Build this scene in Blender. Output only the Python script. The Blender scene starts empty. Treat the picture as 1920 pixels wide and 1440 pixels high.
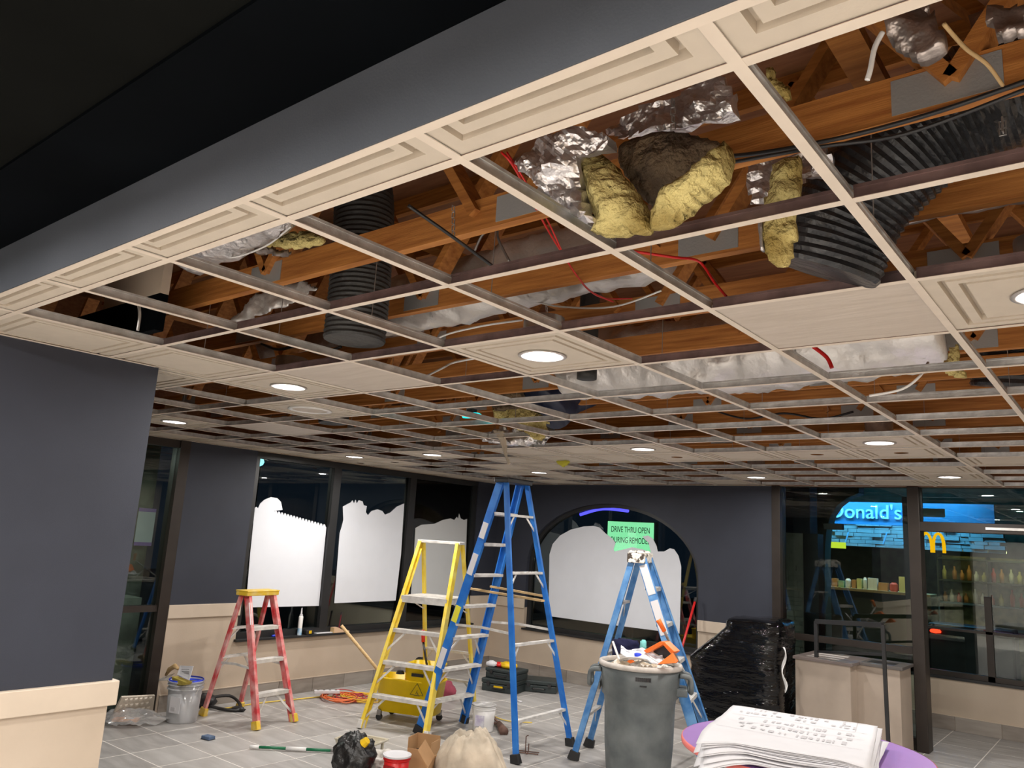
import bpy, bmesh, math, random
from mathutils import Vector, Matrix, noise
random.seed(7)
scn = bpy.context.scene
COL = scn.collection
PI = math.pi
# ------------------------------------------------------------------ camera
CAMZ = 1.88
FPX, PITCH, YAW, ROLL = 1459.457, 0.1934972, -0.6850638, 0.0593728
fw = Vector((math.sin(YAW)*math.cos(PITCH), math.cos(YAW)*math.cos(PITCH), math.sin(PITCH)))
_r = Vector((math.cos(YAW), -math.sin(YAW), 0)); _u = _r.cross(fw)
ri = _r*math.cos(ROLL)+_u*math.sin(ROLL); up = -_r*math.sin(ROLL)+_u*math.cos(ROLL)
cd = bpy.data.cameras.new('camera'); cam = bpy.data.objects.new('camera', cd); COL.objects.link(cam)
cd.sensor_width = 36; cd.lens = FPX/1920*36; cd.clip_start = 0.05; cd.clip_end = 200
m = Matrix((ri, up, -fw)).transposed().to_4x4(); m.translation = (0, 0, CAMZ); cam.matrix_world = m
scn.camera = cam
# ------------------------------------------------------------------ world, exposure
scn.view_settings.view_transform = 'Standard'; scn.view_settings.look = 'None'
scn.view_settings.gamma = 1; scn.view_settings.use_curve_mapping = False
scn.view_settings.exposure = 0.08
w = bpy.data.worlds.new('night_sky'); scn.world = w; w.use_nodes = True
w.node_tree.nodes['Background'].inputs[0].default_value = (0.012, 0.02, 0.035, 1)
w.node_tree.nodes['Background'].inputs[1].default_value = 0.35
scn.cycles.max_bounces = 8; scn.cycles.diffuse_bounces = 5; scn.cycles.glossy_bounces = 4
scn.cycles.transparent_max_bounces = 12; scn.cycles.sample_clamp_indirect = 6
scn.cycles.caustics_reflective = False; scn.cycles.caustics_refractive = False
LAMP_W = 26.0; REAR_FILL_W = 70.0  # second wattage is for the added fill lamps behind the camera
def area(name, loc, rot, size, power, color, shape='DISK', sy=None, spread=PI):
    l = bpy.data.lights.new(name, 'AREA'); l.shape = shape; l.size = size; l.energy = power; l.color = color; l.spread = spread
    if sy: l.size_y = sy
    o = bpy.data.objects.new(name, l); o.location = loc; o.rotation_euler = rot; COL.objects.link(o); return o
# ------------------------------------------------------------------ pixel helpers (1920x1440 frame)
def ray(u, v): return ri*((u-960)/FPX) - up*((v-720)/FPX) + fw
def at_z(u, v, z): d = ray(u, v); t = (z-CAMZ)/d.z; return Vector((d.x*t, d.y*t, z))
def at_y(u, v, y): d = ray(u, v); t = y/d.y; return Vector((d.x*t, y, CAMZ+d.z*t))
def at_x(u, v, x): d = ray(u, v); t = x/d.x; return Vector((x, d.y*t, CAMZ+d.z*t))
# ------------------------------------------------------------------ materials
def mat(name, col, rough=0.6, metal=0.0, var=0.0, vscale=8.0, bump=0.0, bscale=40.0, col2=None, stretch=None, emit=0.0, thr=None, coat=0.0, vor=False, spec=None):
    m = bpy.data.materials.new(name); m.use_nodes = True; nt = m.node_tree; b = nt.nodes['Principled BSDF']
    b.inputs['Roughness'].default_value = rough; b.inputs['Metallic'].default_value = metal
    c1 = (*col, 1)
    b.inputs['Base Color'].default_value = c1
    if spec is not None: b.inputs['Specular IOR Level'].default_value = spec
    if coat: b.inputs['Coat Weight'].default_value = coat; b.inputs['Coat Roughness'].default_value = 0.08
    tc = mp = None
    if var or col2 or bump:
        tc = nt.nodes.new('ShaderNodeTexCoord'); mp = nt.nodes.new('ShaderNodeMapping'); nt.links.new(tc.outputs['Object'], mp.inputs[0])
        if stretch: mp.inputs['Scale'].default_value = stretch
    if var or col2:
        n = nt.nodes.new('ShaderNodeTexNoise'); n.inputs['Scale'].default_value = vscale; n.inputs['Detail'].default_value = 6
        nt.links.new(mp.outputs[0], n.inputs['Vector'])
        r = nt.nodes.new('ShaderNodeValToRGB'); nt.links.new(n.outputs['Fac'], r.inputs[0])
        a, z = (0.35, 0.65) if thr is None else thr
        r.color_ramp.elements[0].position = a; r.color_ramp.elements[1].position = z
        if col2: r.color_ramp.elements[0].color = c1; r.color_ramp.elements[1].color = (*col2, 1)
        else:
            r.color_ramp.elements[0].color = (*[c*(1-var) for c in col], 1); r.color_ramp.elements[1].color = (*[min(1, c*(1+var)) for c in col], 1)
        nt.links.new(r.outputs[0], b.inputs['Base Color'])
    if bump:
        if vor:
            n2 = nt.nodes.new('ShaderNodeTexVoronoi'); n2.inputs['Scale'].default_value = bscale; o2 = n2.outputs['Distance']
        else:
            n2 = nt.nodes.new('ShaderNodeTexNoise'); n2.inputs['Scale'].default_value = bscale; n2.inputs['Detail'].default_value = 4; o2 = n2.outputs['Fac']
        nt.links.new(mp.outputs[0], n2.inputs['Vector'])
        bp = nt.nodes.new('ShaderNodeBump'); bp.inputs['Strength'].default_value = min(1, bump); bp.inputs['Distance'].default_value = 0.02*max(1, bump)
        nt.links.new(o2, bp.inputs['Height']); nt.links.new(bp.outputs[0], b.inputs['Normal'])
    if emit:
        b.inputs['Emission Color'].default_value = c1; b.inputs['Emission Strength'].default_value = emit
    return m
def emis(name, col, s):
    m = bpy.data.materials.new(name); m.use_nodes = True; nt = m.node_tree; nt.nodes.clear()
    e = nt.nodes.new('ShaderNodeEmission'); e.inputs[0].default_value = (*col, 1); e.inputs[1].default_value = s
    o = nt.nodes.new('ShaderNodeOutputMaterial'); nt.links.new(e.outputs[0], o.inputs[0]); return m
def glassm(name, tint=(0.75, 0.82, 0.8), ior=1.45, rough=0.0, boost=0.0, milky=None, tr=0.5):
    m = bpy.data.materials.new(name); m.use_nodes = True; nt = m.node_tree; nt.nodes.clear()
    t = nt.nodes.new('ShaderNodeBsdfTransparent'); t.inputs[0].default_value = (*tint, 1)
    g = nt.nodes.new('ShaderNodeBsdfGlossy'); g.inputs['Roughness'].default_value = rough; g.inputs[0].default_value = (1, 1, 1, 1)
    f = nt.nodes.new('ShaderNodeFresnel'); f.inputs[0].default_value = ior
    ad = nt.nodes.new('ShaderNodeMath'); ad.operation = 'ADD'; ad.use_clamp = True; ad.inputs[1].default_value = boost; nt.links.new(f.outputs[0], ad.inputs[0])
    x = nt.nodes.new('ShaderNodeMixShader'); nt.links.new(ad.outputs[0], x.inputs[0]); nt.links.new(t.outputs[0], x.inputs[1]); nt.links.new(g.outputs[0], x.inputs[2])
    out = x
    if milky:
        d = nt.nodes.new('ShaderNodeBsdfDiffuse'); d.inputs[0].default_value = (*milky, 1)
        y = nt.nodes.new('ShaderNodeMixShader'); y.inputs[0].default_value = tr
        nt.links.new(x.outputs[0], y.inputs[1]); nt.links.new(d.outputs[0], y.inputs[2]); out = y
    o = nt.nodes.new('ShaderNodeOutputMaterial'); nt.links.new(out.outputs[0], o.inputs[0]); return m
def wood(name, c1, c2, rough=0.65):
    m = mat(name, c1, rough, col2=c2, vscale=3.0, stretch=(1.2, 9, 22), bump=0.15, bscale=12, thr=(0.3, 0.7)); return m
M = {}
M['navy'] = mat('navy_wall_paint', (0.034, 0.038, 0.053), 0.6, spec=0.3, var=0.06, vscale=3, bump=0.05, bscale=220)
M['beamp'] = mat('blue_grey_soffit_paint', (0.085, 0.094, 0.112), 0.42, spec=0.4, var=0.08, vscale=2, bump=0.04, bscale=180)
M['black'] = mat('black_ceiling_paint', (0.0022, 0.003, 0.004), 0.7, var=0.2, vscale=2, spec=0.03)
M['black2'] = mat('charcoal_ceiling_paint', (0.005, 0.0055, 0.005), 0.8, var=0.2, vscale=2, spec=0.04)
M['tan'] = mat('tan_wall_laminate', (0.46, 0.375, 0.29), 0.55, col2=(0.52, 0.43, 0.34), vscale=2.2, thr=(0.3, 0.75), bump=0.04, bscale=60)
M['cap'] = mat('beige_cap_trim', (0.56, 0.47, 0.375), 0.45, var=0.03)
M['basetile'] = mat('grey_base_tile', (0.21, 0.18, 0.155), 0.45, col2=(0.30, 0.265, 0.23), vscale=3, stretch=(1, 1, 5))
M['basetile2'] = mat('pale_base_tile', (0.27, 0.24, 0.21), 0.45, col2=(0.34, 0.305, 0.27), vscale=3, stretch=(1, 1, 5))
M['ftile'] = mat('grey_floor_tile', (0.28, 0.265, 0.255), 0.40, col2=(0.47, 0.455, 0.44), vscale=2.6, stretch=(1.2, 5, 1), thr=(0.25, 0.75), bump=0.03, bscale=30)
M['ftile2'] = mat('dusty_floor_tile', (0.33, 0.315, 0.30), 0.45, col2=(0.50, 0.485, 0.47), vscale=2.0, stretch=(1, 4, 1), thr=(0.25, 0.75), bump=0.03, bscale=30)
M['grout'] = mat('pale_grout', (0.80, 0.76, 0.71), 0.8, var=0.05)
M['ctile'] = mat('beige_ceiling_tile', (0.60, 0.53, 0.44), 0.7, var=0.03, vscale=12, bump=0.05, bscale=200)
M['ptile'] = mat('plain_tile_back', (0.54, 0.47, 0.40), 0.6, col2=(0.60, 0.53, 0.46), vscale=3, stretch=(1, 6, 1), bump=0.1, bscale=8)
M['tee'] = mat('beige_tee_face', (0.74, 0.65, 0.55), 0.5, var=0.04, vscale=10)
M['galv'] = mat('galvanised_tee_web', (0.66, 0.67, 0.67), 0.35, metal=0.60, var=0.2, vscale=14, bump=0.1, bscale=60)
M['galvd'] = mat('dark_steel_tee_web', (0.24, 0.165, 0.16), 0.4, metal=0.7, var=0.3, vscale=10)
M['timber'] = wood('orange_truss_timber', (0.31, 0.103, 0.018), (0.56, 0.235, 0.055))
M['timberd'] = wood('brown_roof_boards', (0.20, 0.075, 0.03), (0.30, 0.13, 0.055))
M['pale'] = mat('pale_bounce_wall', (0.62, 0.60, 0.57), 0.5, var=0.03)  # finish picked so the unseen rear wall bounces light
M['plate'] = mat('steel_truss_plate', (0.42, 0.43, 0.43), 0.5, metal=0.5, bump=0.08, bscale=120)
M['foil'] = mat('crinkled_foil', (0.86, 0.84, 0.84), 0.30, metal=0.80, col2=(0.62, 0.59, 0.60), vscale=5, bump=1.6, bscale=11)
M['foilw'] = mat('pale_duct_wrap', (0.72, 0.70, 0.68), 0.38, metal=0.55, var=0.12, vscale=4, bump=0.9, bscale=9)
M['foilb'] = mat('dusty_brown_foil', (0.46, 0.40, 0.37), 0.35, metal=0.8, var=0.3, vscale=5, bump=1.2, bscale=12)
M['duct'] = mat('black_plastic_duct', (0.022, 0.023, 0.026), 0.28, var=0.3, vscale=6, bump=0.7, bscale=16)
M['ductg'] = mat('dusty_grey_black_duct', (0.035, 0.036, 0.036), 0.55, var=0.3, vscale=6, bump=0.3, bscale=30)
M['fiber'] = mat('yellow_fibreglass', (0.34, 0.25, 0.08), 0.95, col2=(0.74, 0.63, 0.27), vscale=7, thr=(0.32, 0.58), spec=0.05, bump=2.0, bscale=30)
M['fiberb'] = mat('soiled_brown_fibreglass', (0.10, 0.07, 0.045), 0.95, col2=(0.24, 0.17, 0.10), vscale=9, bump=2.0, bscale=30)
M['bronze'] = mat('dark_bronze_frame', (0.028, 0.021, 0.017), 0.42, metal=0.3, var=0.15, vscale=5)
M['frameb'] = mat('black_window_frame', (0.014, 0.014, 0.015), 0.45, var=0.15, vscale=5)
M['glass'] = glassm('window_glass', (0.78, 0.86, 0.84), 1.45, 0.0, 0.01)
M['film'] = mat('white_window_film', (0.70, 0.725, 0.78), 0.6, var=0.01)
M['filmg'] = mat('greyer_window_film', (0.55, 0.565, 0.57), 0.6, var=0.01)
M['alu'] = mat('worn_aluminium', (0.72, 0.70, 0.67), 0.45, metal=0.3, var=0.15, vscale=14, bump=0.1, bscale=60)
M['blue'] = mat('blue_fibreglass_rail', (0.010, 0.130, 0.52), 0.42, col2=(0.03, 0.20, 0.62), vscale=7)
M['blue2'] = mat('scuffed_blue_rail', (0.035, 0.17, 0.45), 0.5, col2=(0.14, 0.33, 0.62), vscale=9)
M['yel'] = mat('yellow_fibreglass_rail', (0.78, 0.54, 0.01), 0.5, col2=(0.82, 0.66, 0.14), vscale=8)
M['red'] = mat('faded_red_rail', (0.58, 0.045, 0.055), 0.5, col2=(0.76, 0.42, 0.40), vscale=9, thr=(0.36, 0.68))
M['ytop'] = mat('yellow_plastic', (0.78, 0.50, 0.01), 0.4, var=0.1)
M['ytopd'] = mat('dusty_yellow_plastic', (0.72, 0.47, 0.03), 0.5, col2=(0.74, 0.62, 0.30), vscale=14, thr=(0.45, 0.8))
M['rub'] = mat('black_rubber', (0.015, 0.015, 0.016), 0.6)
M['blk'] = mat('black_plastic', (0.02, 0.02, 0.022), 0.4, var=0.1)
M['wht'] = mat('white_paper', (0.66, 0.655, 0.68), 0.75, var=0.02)
M['whtp'] = mat('white_plastic', (0.80, 0.79, 0.78), 0.4, var=0.04)
M['spat'] = mat('paint_spattered_top', (0.06, 0.045, 0.035), 0.7, col2=(0.85, 0.8, 0.72), vscale=22, thr=(0.42, 0.5), bump=0.8, bscale=25)
M['can'] = mat('grey_bin_plastic', (0.085, 0.10, 0.105), 0.5, col2=(0.20, 0.22, 0.22), vscale=5, thr=(0.35, 0.85), bump=0.04, bscale=30)
M['canrim'] = mat('scuffed_pale_rim', (0.50, 0.46, 0.42), 0.6, var=0.15, vscale=12)
M['mop'] = mat('mop_bucket_yellow', (0.95, 0.66, 0.004), 0.38, var=0.05)
M['orange'] = mat('safety_orange_plastic', (0.85, 0.17, 0.02), 0.45, var=0.05)
M['bag'] = mat('black_stretch_wrap', (0.003, 0.003, 0.0035), 0.06, spec=0.4, bump=2.2, bscale=3.5, stretch=(0.7, 0.7, 3.2))
M['purple'] = mat('purple_laminate', (0.36, 0.20, 0.52), 0.35, var=0.03)
M['pinkedge'] = mat('coral_table_edge', (0.75, 0.18, 0.16), 0.5)
M['mapr'] = mat('maroon_floor_mat', (0.25, 0.01, 0.02), 0.7)
M['stick'] = wood('pale_wood', (0.50, 0.33, 0.15), (0.62, 0.44, 0.22))
M['card'] = mat('brown_cardboard', (0.42, 0.24, 0.11), 0.85, var=0.08, vscale=6)
M['canvas'] = mat('canvas_drop_cloth', (0.50, 0.43, 0.34), 0.9, var=0.18, vscale=6, bump=0.3, bscale=12)
M['clear'] = glassm('cloudy_clear_plastic', (0.95, 0.96, 0.97), 1.45, 0.15, 0.05, (0.88, 0.89, 0.92), 0.45)
M['clearb'] = glassm('thin_clear_bag', (0.95, 0.95, 0.95), 1.5, 0.1, 0.12, (0.8, 0.8, 0.8), 0.25)
M['bluep'] = mat('bright_blue_plastic', (0.02, 0.06, 0.70), 0.4)
M['navyc'] = mat('navy_cloth', (0.012, 0.014, 0.06), 0.9, bump=0.3, bscale=20)
M['cyan'] = mat('pale_cyan_cloth', (0.25, 0.70, 0.68), 0.9)
M['steel'] = mat('dull_steel', (0.35, 0.34, 0.33), 0.45, metal=0.7, var=0.2)
M['rust'] = mat('rusty_metal', (0.16, 0.09, 0.07), 0.7, metal=0.4, var=0.3)
M['toolb'] = mat('dark_green_black_case', (0.022, 0.032, 0.033), 0.5, var=0.1)
M['redp'] = mat('red_plastic', (0.62, 0.02, 0.02), 0.35)
M['trimring'] = mat('lamp_trim_metal', (0.55, 0.52, 0.5), 0.35, metal=0.5)
M['reflector'] = mat('lamp_reflector', (0.85, 0.85, 0.85), 0.25, metal=0.7)
M['lamp'] = emis('lamp_lens', (1.0, 0.98, 0.96), 22.0)
M['tanside'] = mat('grey_tan_counter', (0.40, 0.33, 0.27), 0.5, var=0.03)
M['asph'] = mat('night_asphalt', (0.03, 0.03, 0.03), 0.8, var=0.2)
M['inkg'] = mat('grey_print', (0.50, 0.49, 0.51), 0.8)
M['kraft'] = mat('kraft_batten', (0.50, 0.34, 0.16), 0.8, var=0.1)
# ------------------------------------------------------------------ mesh builder
class MB:
    def __init__(s): s.v = []; s.f = []; s.m = []
    def add(s, vs, fs, m=0):
        o = len(s.v); s.v += [tuple(v) for v in vs]; s.f += [tuple(i+o for i in f) for f in fs]; s.m += [m]*len(fs); return s
    def box(s, x0, x1, y0, y1, z0, z1, m=0):
        return s.add([(x0,y0,z0),(x1,y0,z0),(x1,y1,z0),(x0,y1,z0),(x0,y0,z1),(x1,y0,z1),(x1,y1,z1),(x0,y1,z1)],
                     [(0,3,2,1),(4,5,6,7),(0,1,5,4),(1,2,6,5),(2,3,7,6),(3,0,4,7)], m)
    def bar(s, p, q, w, d, upv=(0,0,1), m=0, w2=None, d2=None):
        p = Vector(p); q = Vector(q); t = (q-p).normalized(); u = Vector(upv)
        if abs(t.dot(u)) > 0.98: u = Vector((0, 1, 0))
        a = t.cross(u).normalized(); b = a.cross(t).normalized(); w2 = w2 or w; d2 = d2 or d
        vs = [p-a*w/2-b*d/2, p+a*w/2-b*d/2, p+a*w/2+b*d/2, p-a*w/2+b*d/2, q-a*w2/2-b*d2/2, q+a*w2/2-b*d2/2, q+a*w2/2+b*d2/2, q-a*w2/2+b*d2/2]
        return s.add(vs, [(0,3,2,1),(4,5,6,7),(0,1,5,4),(1,2,6,5),(2,3,7,6),(3,0,4,7)], m)
    def tube(s, pts, r, n=8, m=0, cap=True, closed=False):
        pts = [Vector(p) for p in pts]; N = len(pts); rs = r if isinstance(r, (list, tuple)) else [r]*N
        vs = []; a = None
        for i, p in enumerate(pts):
            if closed: t = pts[(i+1) % N]-pts[i-1]
            else: t = (pts[min(i+1, N-1)]-pts[max(i-1, 0)])
            t = t.normalized() if t.length > 1e-9 else Vector((0, 0, 1))
            if a is None:
                a = t.orthogonal().normalized()
            a = (a-t*a.dot(t)); a = a.normalized() if a.length > 1e-6 else t.orthogonal().normalized()
            b = t.cross(a)
            for k in range(n):
                th = 2*PI*k/n; vs.append(p+(a*math.cos(th)+b*math.sin(th))*rs[i])
        fs = []
        for i in range(N if closed else N-1):
            j = (i+1) % N
            for k in range(n):
                fs.append((i*n+k, i*n+(k+1) % n, j*n+(k+1) % n, j*n+k))
        if cap and not closed: fs.append(tuple(range(n))[::-1]); fs.append(tuple((N-1)*n+k for k in range(n)))
        return s.add(vs, fs, m)
    def lathe(s, prof, n=24, c=(0,0,0), m=0, sx=1, sy=1, cap0=False, cap1=False):
        vs = [(c[0]+r*math.cos(2*PI*k/n)*sx, c[1]+r*math.sin(2*PI*k/n)*sy, c[2]+z) for r, z in prof for k in range(n)]
        fs = [(i*n+k, i*n+(k+1) % n, (i+1)*n+(k+1) % n, (i+1)*n+k) for i in range(len(prof)-1) for k in range(n)]
        if cap0: fs.append(tuple(range(n))[::-1])
        if cap1: fs.append(tuple((len(prof)-1)*n+k for k in range(n)))
        return s.add(vs, fs, m)
    def prism(s, poly, ax, a0, a1, m=0):
        # poly: 2D points in the two other axes (in x,y,z order); ax 0/1/2 is the extrusion axis
        def mk(p, a):
            l = list(p); l.insert(ax, a); return tuple(l)
        n = len(poly); vs = [mk(p, a0) for p in poly]+[mk(p, a1) for p in poly]
        fs = [tuple(range(n))[::-1], tuple(range(n, 2*n))]+[(i, (i+1) % n, n+(i+1) % n, n+i) for i in range(n)]
        return s.add(vs, fs, m)
    def grid(s, fn, nu, nv, m=0):
        vs = [fn(i/nu, j/nv) for j in range(nv+1) for i in range(nu+1)]
        fs = [(j*(nu+1)+i, j*(nu+1)+i+1, (j+1)*(nu+1)+i+1, (j+1)*(nu+1)+i) for j in range(nv) for i in range(nu)]
        return s.add(vs, fs, m)
    def build(s, name, mats, parent=None, smooth=False, bev=0, solid=0, loc=None, rz=0, sub=0):
        me = bpy.data.meshes.new(name); me.from_pydata(s.v, [], s.f)
        for mm in (mats if isinstance(mats, (list, tuple)) else [mats]): me.materials.append(M[mm] if isinstance(mm, str) else mm)
        me.polygons.foreach_set('material_index', s.m)
        b = bmesh.new(); b.from_mesh(me); bmesh.ops.recalc_face_normals(b, faces=b.faces); b.to_mesh(me); b.free()
        if smooth: me.polygons.foreach_set('use_smooth', [True]*len(me.polygons))
        me.update()
        o = bpy.data.objects.new(name, me); COL.objects.link(o)
        if parent: o.parent = parent
        if loc is not None: o.location = loc
        o.rotation_euler.z = rz
        if bev:
            md = o.modifiers.new('bevel', 'BEVEL'); md.width = bev; md.segments = 2; md.limit_method = 'ANGLE'
        if solid:
            md = o.modifiers.new('solid', 'SOLIDIFY'); md.thickness = solid; md.offset = 0
        if sub:
            md = o.modifiers.new('subsurf', 'SUBSURF'); md.levels = sub; md.render_levels = sub
        return o
def tag(o, label=None, cat=None, group=None, kind=None):
    if label: o['label'] = label
    if cat: o['category'] = cat
    if group: o['group'] = group
    if kind: o['kind'] = kind
    return o
def empty(name, loc=(0,0,0), rz=0):
    o = bpy.data.objects.new(name, None); o.location = loc; o.rotation_euler.z = rz; o.empty_display_size = 0.1; COL.objects.link(o); return o
def dup(o, parent=None, loc=None):
    c = o.copy(); COL.objects.link(c); c.parent = parent
    if loc is not None: c.location = loc
    return c
def copy_tree(o, parent=None):
    c = o.copy(); COL.objects.link(c); c.parent = parent
    for ch in list(o.children): copy_tree(ch, c)
    return c
def nz(p, s, k=0.0): return noise.noise(Vector(p)*s+Vector((k, k*1.7, -k)))
def smoothpts(pts, n=6):
    P = [Vector(p) for p in pts]; out = []
    for i in range(len(P)-1):
        p0 = P[max(i-1, 0)]; p1 = P[i]; p2 = P[i+1]; p3 = P[min(i+2, len(P)-1)]
        for k in range(n):
            t = k/n; out.append(0.5*((2*p1)+(p2-p0)*t+(2*p0-5*p1+4*p2-p3)*t*t+(3*p1-p0-3*p2+p3)*t*t*t))
    out.append(P[-1]); return out
def text(body, name, size, mt, loc, rot, parent=None, ext=0.004, align='CENTER', sx=1.0):
    c = bpy.data.curves.new(name, 'FONT'); c.body = body; c.size = size; c.extrude = ext; c.align_x = align; c.materials.append(M[mt] if isinstance(mt, str) else mt)
    tmp = bpy.data.objects.new(name+'_outline', c); COL.objects.link(tmp); me = bpy.data.meshes.new_from_object(tmp); bpy.data.objects.remove(tmp)
    o = bpy.data.objects.new(name, me); COL.objects.link(o); o.location = loc; o.rotation_euler = rot; o.scale = (sx, 1, 1)
    if parent: o.parent = parent
    return o
def inside(p, poly):
    x, y = p; c = False; n = len(poly)
    for i in range(n):
        x1, y1 = poly[i]; x2, y2 = poly[i-1]
        if (y1 > y) != (y2 > y) and x < (x2-x1)*(y-y1)/(y2-y1+1e-12)+x1: c = not c
    return c
def edged(p, poly):
    p = Vector(p); best = 9
    for i in range(len(poly)):
        a = Vector(poly[i-1]); b = Vector(poly[i]); t = max(0, min(1, (p-a).dot(b-a)/max((b-a).length_squared, 1e-12)))
        best = min(best, (p-(a+(b-a)*t)).length)
    return best
def pillow(poly, step, thick, fn, edge=0.05, amp=0.01, ns=12, seed=0.0):
    """soft thick sheet: poly is a 2-D outline, fn(a, b, off) puts a point at the outline's plane moved by off"""
    xs = [p[0] for p in poly]; ys = [p[1] for p in poly]; x0, y0 = min(xs), min(ys)
    nx = int((max(xs)-x0)/step)+2; ny = int((max(ys)-y0)/step)+2; idx = {}; mb = MB()
    for j in range(ny):
        for i in range(nx):
            p = (x0+i*step, y0+j*step)
            if inside(p, poly):
                d = min(1, edged(p, poly)/edge)**0.5*thick/2+0.002
                q = Vector((p[0], p[1], seed)); n1 = noise.fractal(q*ns, 0.8, 2.0, 4)*amp; n2 = noise.fractal(q*ns+Vector((5, 3, 1)), 0.8, 2.0, 4)*amp
                jx = nz((p[0], p[1], 3), 25, seed)*step*0.5
                idx[(i, j)] = len(mb.v); mb.v.append(tuple(fn(p[0]+jx, p[1]-jx, d+n1))); mb.v.append(tuple(fn(p[0]+jx, p[1]-jx, -d+n2)))
    ed = {}
    for (i, j) in list(idx):
        k = [(i, j), (i+1, j), (i+1, j+1), (i, j+1)]
        if all(a in idx for a in k):
            a = [idx[t] for t in k]; mb.f.append(tuple(a)); mb.f.append(tuple(t+1 for t in a[::-1])); mb.m += [0, 0]
            for e in range(4):
                q = (a[e], a[(e+1) % 4]); ed[q] = 1
    for (a, b) in list(ed):
        if (b, a) not in ed: mb.f.append((b, a, a+1, b+1)); mb.m.append(0)
    return mb
def px_y(pts, y): return [(at_y(u, v, y).x, at_y(u, v, y).z) for u, v in pts]
# ================================================================== SETTING
CH = CAMZ+0.774; T = 0.61
XC = lambda c: (0.2436-c)*T
YR = lambda r: (r*1.004+1.797)*T
XL, YA, YB = -7.65, 9.20, 0.95
def struct(mb, name, mats, parent=None, **k):
    o = mb.build(name, mats, parent, **k)
    if not parent: o['kind'] = 'structure'
    return o
def sroot(name): o = empty(name); o['kind'] = 'structure'; return o
# ---- floor: grout bed, tiles as parts where they can be told apart, the rest joined
FZ = -0.0012
floor = struct(MB().box(-8.0, 2.6, -3.6, 10.75, -0.12, FZ), 'floor', 'grout')
TS = 0.46
tile0 = None; rest = MB(); nt_ = 0
for i in range(-17, 6):
    for j in range(-8, 24):
        x0 = -6.49+TS*(i+14); y0 = 3.39+TS*j
        xa, xb, ya, yb = x0+0.005, x0+TS-0.005, y0+0.005, y0+TS-0.005
        if xb > 2.6 or ya < -3.6: continue
        if yb > 10.7: yb = 10.7
        near = ya > 2.9 and xa < 0.4-0.0 and ya < 9.3 and xb < -0.55*ya+3.4
        if yb-ya < 0.05: continue
        if near and yb-ya > 0.44:
            if tile0 is None:
                h = TS/2-0.005
                tile0 = [MB().box(-h, h, -h, h, -0.005, 0.0).build('floor_tile', [k_], floor) for k_ in ('ftile', 'ftile2')]
                o = tile0[0]; tile0[1].location = (0, 0, -1); use = [0, 0]
            k_ = 1 if nz((x0, y0, 0), 0.9) > 0.15 else 0
            if use[k_] == 0: o = tile0[k_]; use[k_] = 1
            else: o = dup(tile0[k_], floor)
            o.location = ((xa+xb)/2, (ya+yb)/2, random.uniform(-0.0006, 0.0006)); o.rotation_euler.z = random.choice((0, PI)); nt_ += 1
        else: rest.box(xa, xb, ya, yb, FZ, 0)
o = rest.build('distant_floor_tiles', 'ftile', floor); o['kind'] = 'stuff'
# ---- helper: tiled base along a wall
def base_tiles(name, axis, pos, a0, a1, face, parent_h=0.155, first=None):
    root = sroot(name); L = 0.46; a = a0; k = 0
    while a < a1-0.01:
        b = min(a+L, a1); mb = MB(); d0, d1 = (pos, pos+0.012*face)
        if axis == 'y': mb.box(min(d0, d1), max(d0, d1), a+0.002, b-0.002, 0.0, parent_h)
        else: mb.box(a+0.002, b-0.002, min(d0, d1), max(d0, d1), 0.0, parent_h)
        mb.build('base_tile', 'basetile' if nz((a, 1, pos), 2.1) < 0.05 else 'basetile2', root, bev=0.002); a = b; k += 1
    mb = MB()
    if axis == 'y': mb.box(min(pos, pos+0.016*face), max(pos, pos+0.016*face), a0, a1, parent_h, parent_h+0.008)
    else: mb.box(a0, a1, min(pos, pos+0.016*face), max(pos, pos+0.016*face), parent_h, parent_h+0.008)
    mb.build('edge_strip', 'cap', root); return root
TOP = 4.0
# ---- wall_left: window wall at x = -7.65 (runs along y)
wl = sroot('wall_left')
def wseg(x0, x1, y0, y1, z0, z1, m, name='wall_panel', parent=wl, bev=0): return MB().box(x0, x1, y0, y1, z0, z1).build(name, m, parent, bev=bev)
wseg(XL-0.2, XL, 4.17, 4.97, 0.9, CH, 'navy'); wseg(XL-0.2, XL, 8.73, 9.4, 0.9, CH, 'navy')
wseg(XL-0.2, XL, 4.17, 4.97, 0, 0.9, 'tan'); wseg(XL-0.2, XL, 8.73, YA, 0, 0.9, 'tan'); wseg(XL-0.2, XL, 4.97, 8.73, 0, 0.62, 'tan')
wseg(XL-0.2, XL-0.02, -3.6, 9.4, CH, TOP, 'timberd', 'upper_wall')
for y0, y1 in ((4.17, 4.98), (8.70, YA)): wseg(XL-0.01, XL+0.022, y0, y1, 0.885, 1.015, 'cap', 'cap_rail', bev=0.004)
wseg(XL-0.2, XL+0.05, 4.95, 8.76, 0.615, 0.640, 'frameb', 'window_sill', bev=0.003)
base_tiles('baseboard_left', 'y', XL, 4.20, YA, 1)
# ---- windows in the left wall
def window_y(name, y0, y1, fy=0.055, z0=0.64, z1=CH-0.005):
    root = sroot(name); x0, x1 = XL-0.12, XL-0.02; mb = MB()
    for a, b in ((y0, y0+fy), (y1-fy, y1)): MB().box(x0, x1, a, b, z0, z1).build('frame_stile', 'frameb', root)
    for a, b in ((z0, z0+0.06), (z1-0.07, z1)): MB().box(x0, x1, y0+fy, y1-fy, a, b).build('frame_rail', 'frameb', root)
    MB().box(XL-0.075, XL-0.069, y0+fy, y1-fy, z0+0.06, z1-0.07).build('pane', 'glass', root); return root
window_y('window_1', 4.97, 6.13); window_y('window_2', 6.13, 7.42); window_y('window_3', 7.42, 8.73)
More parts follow.
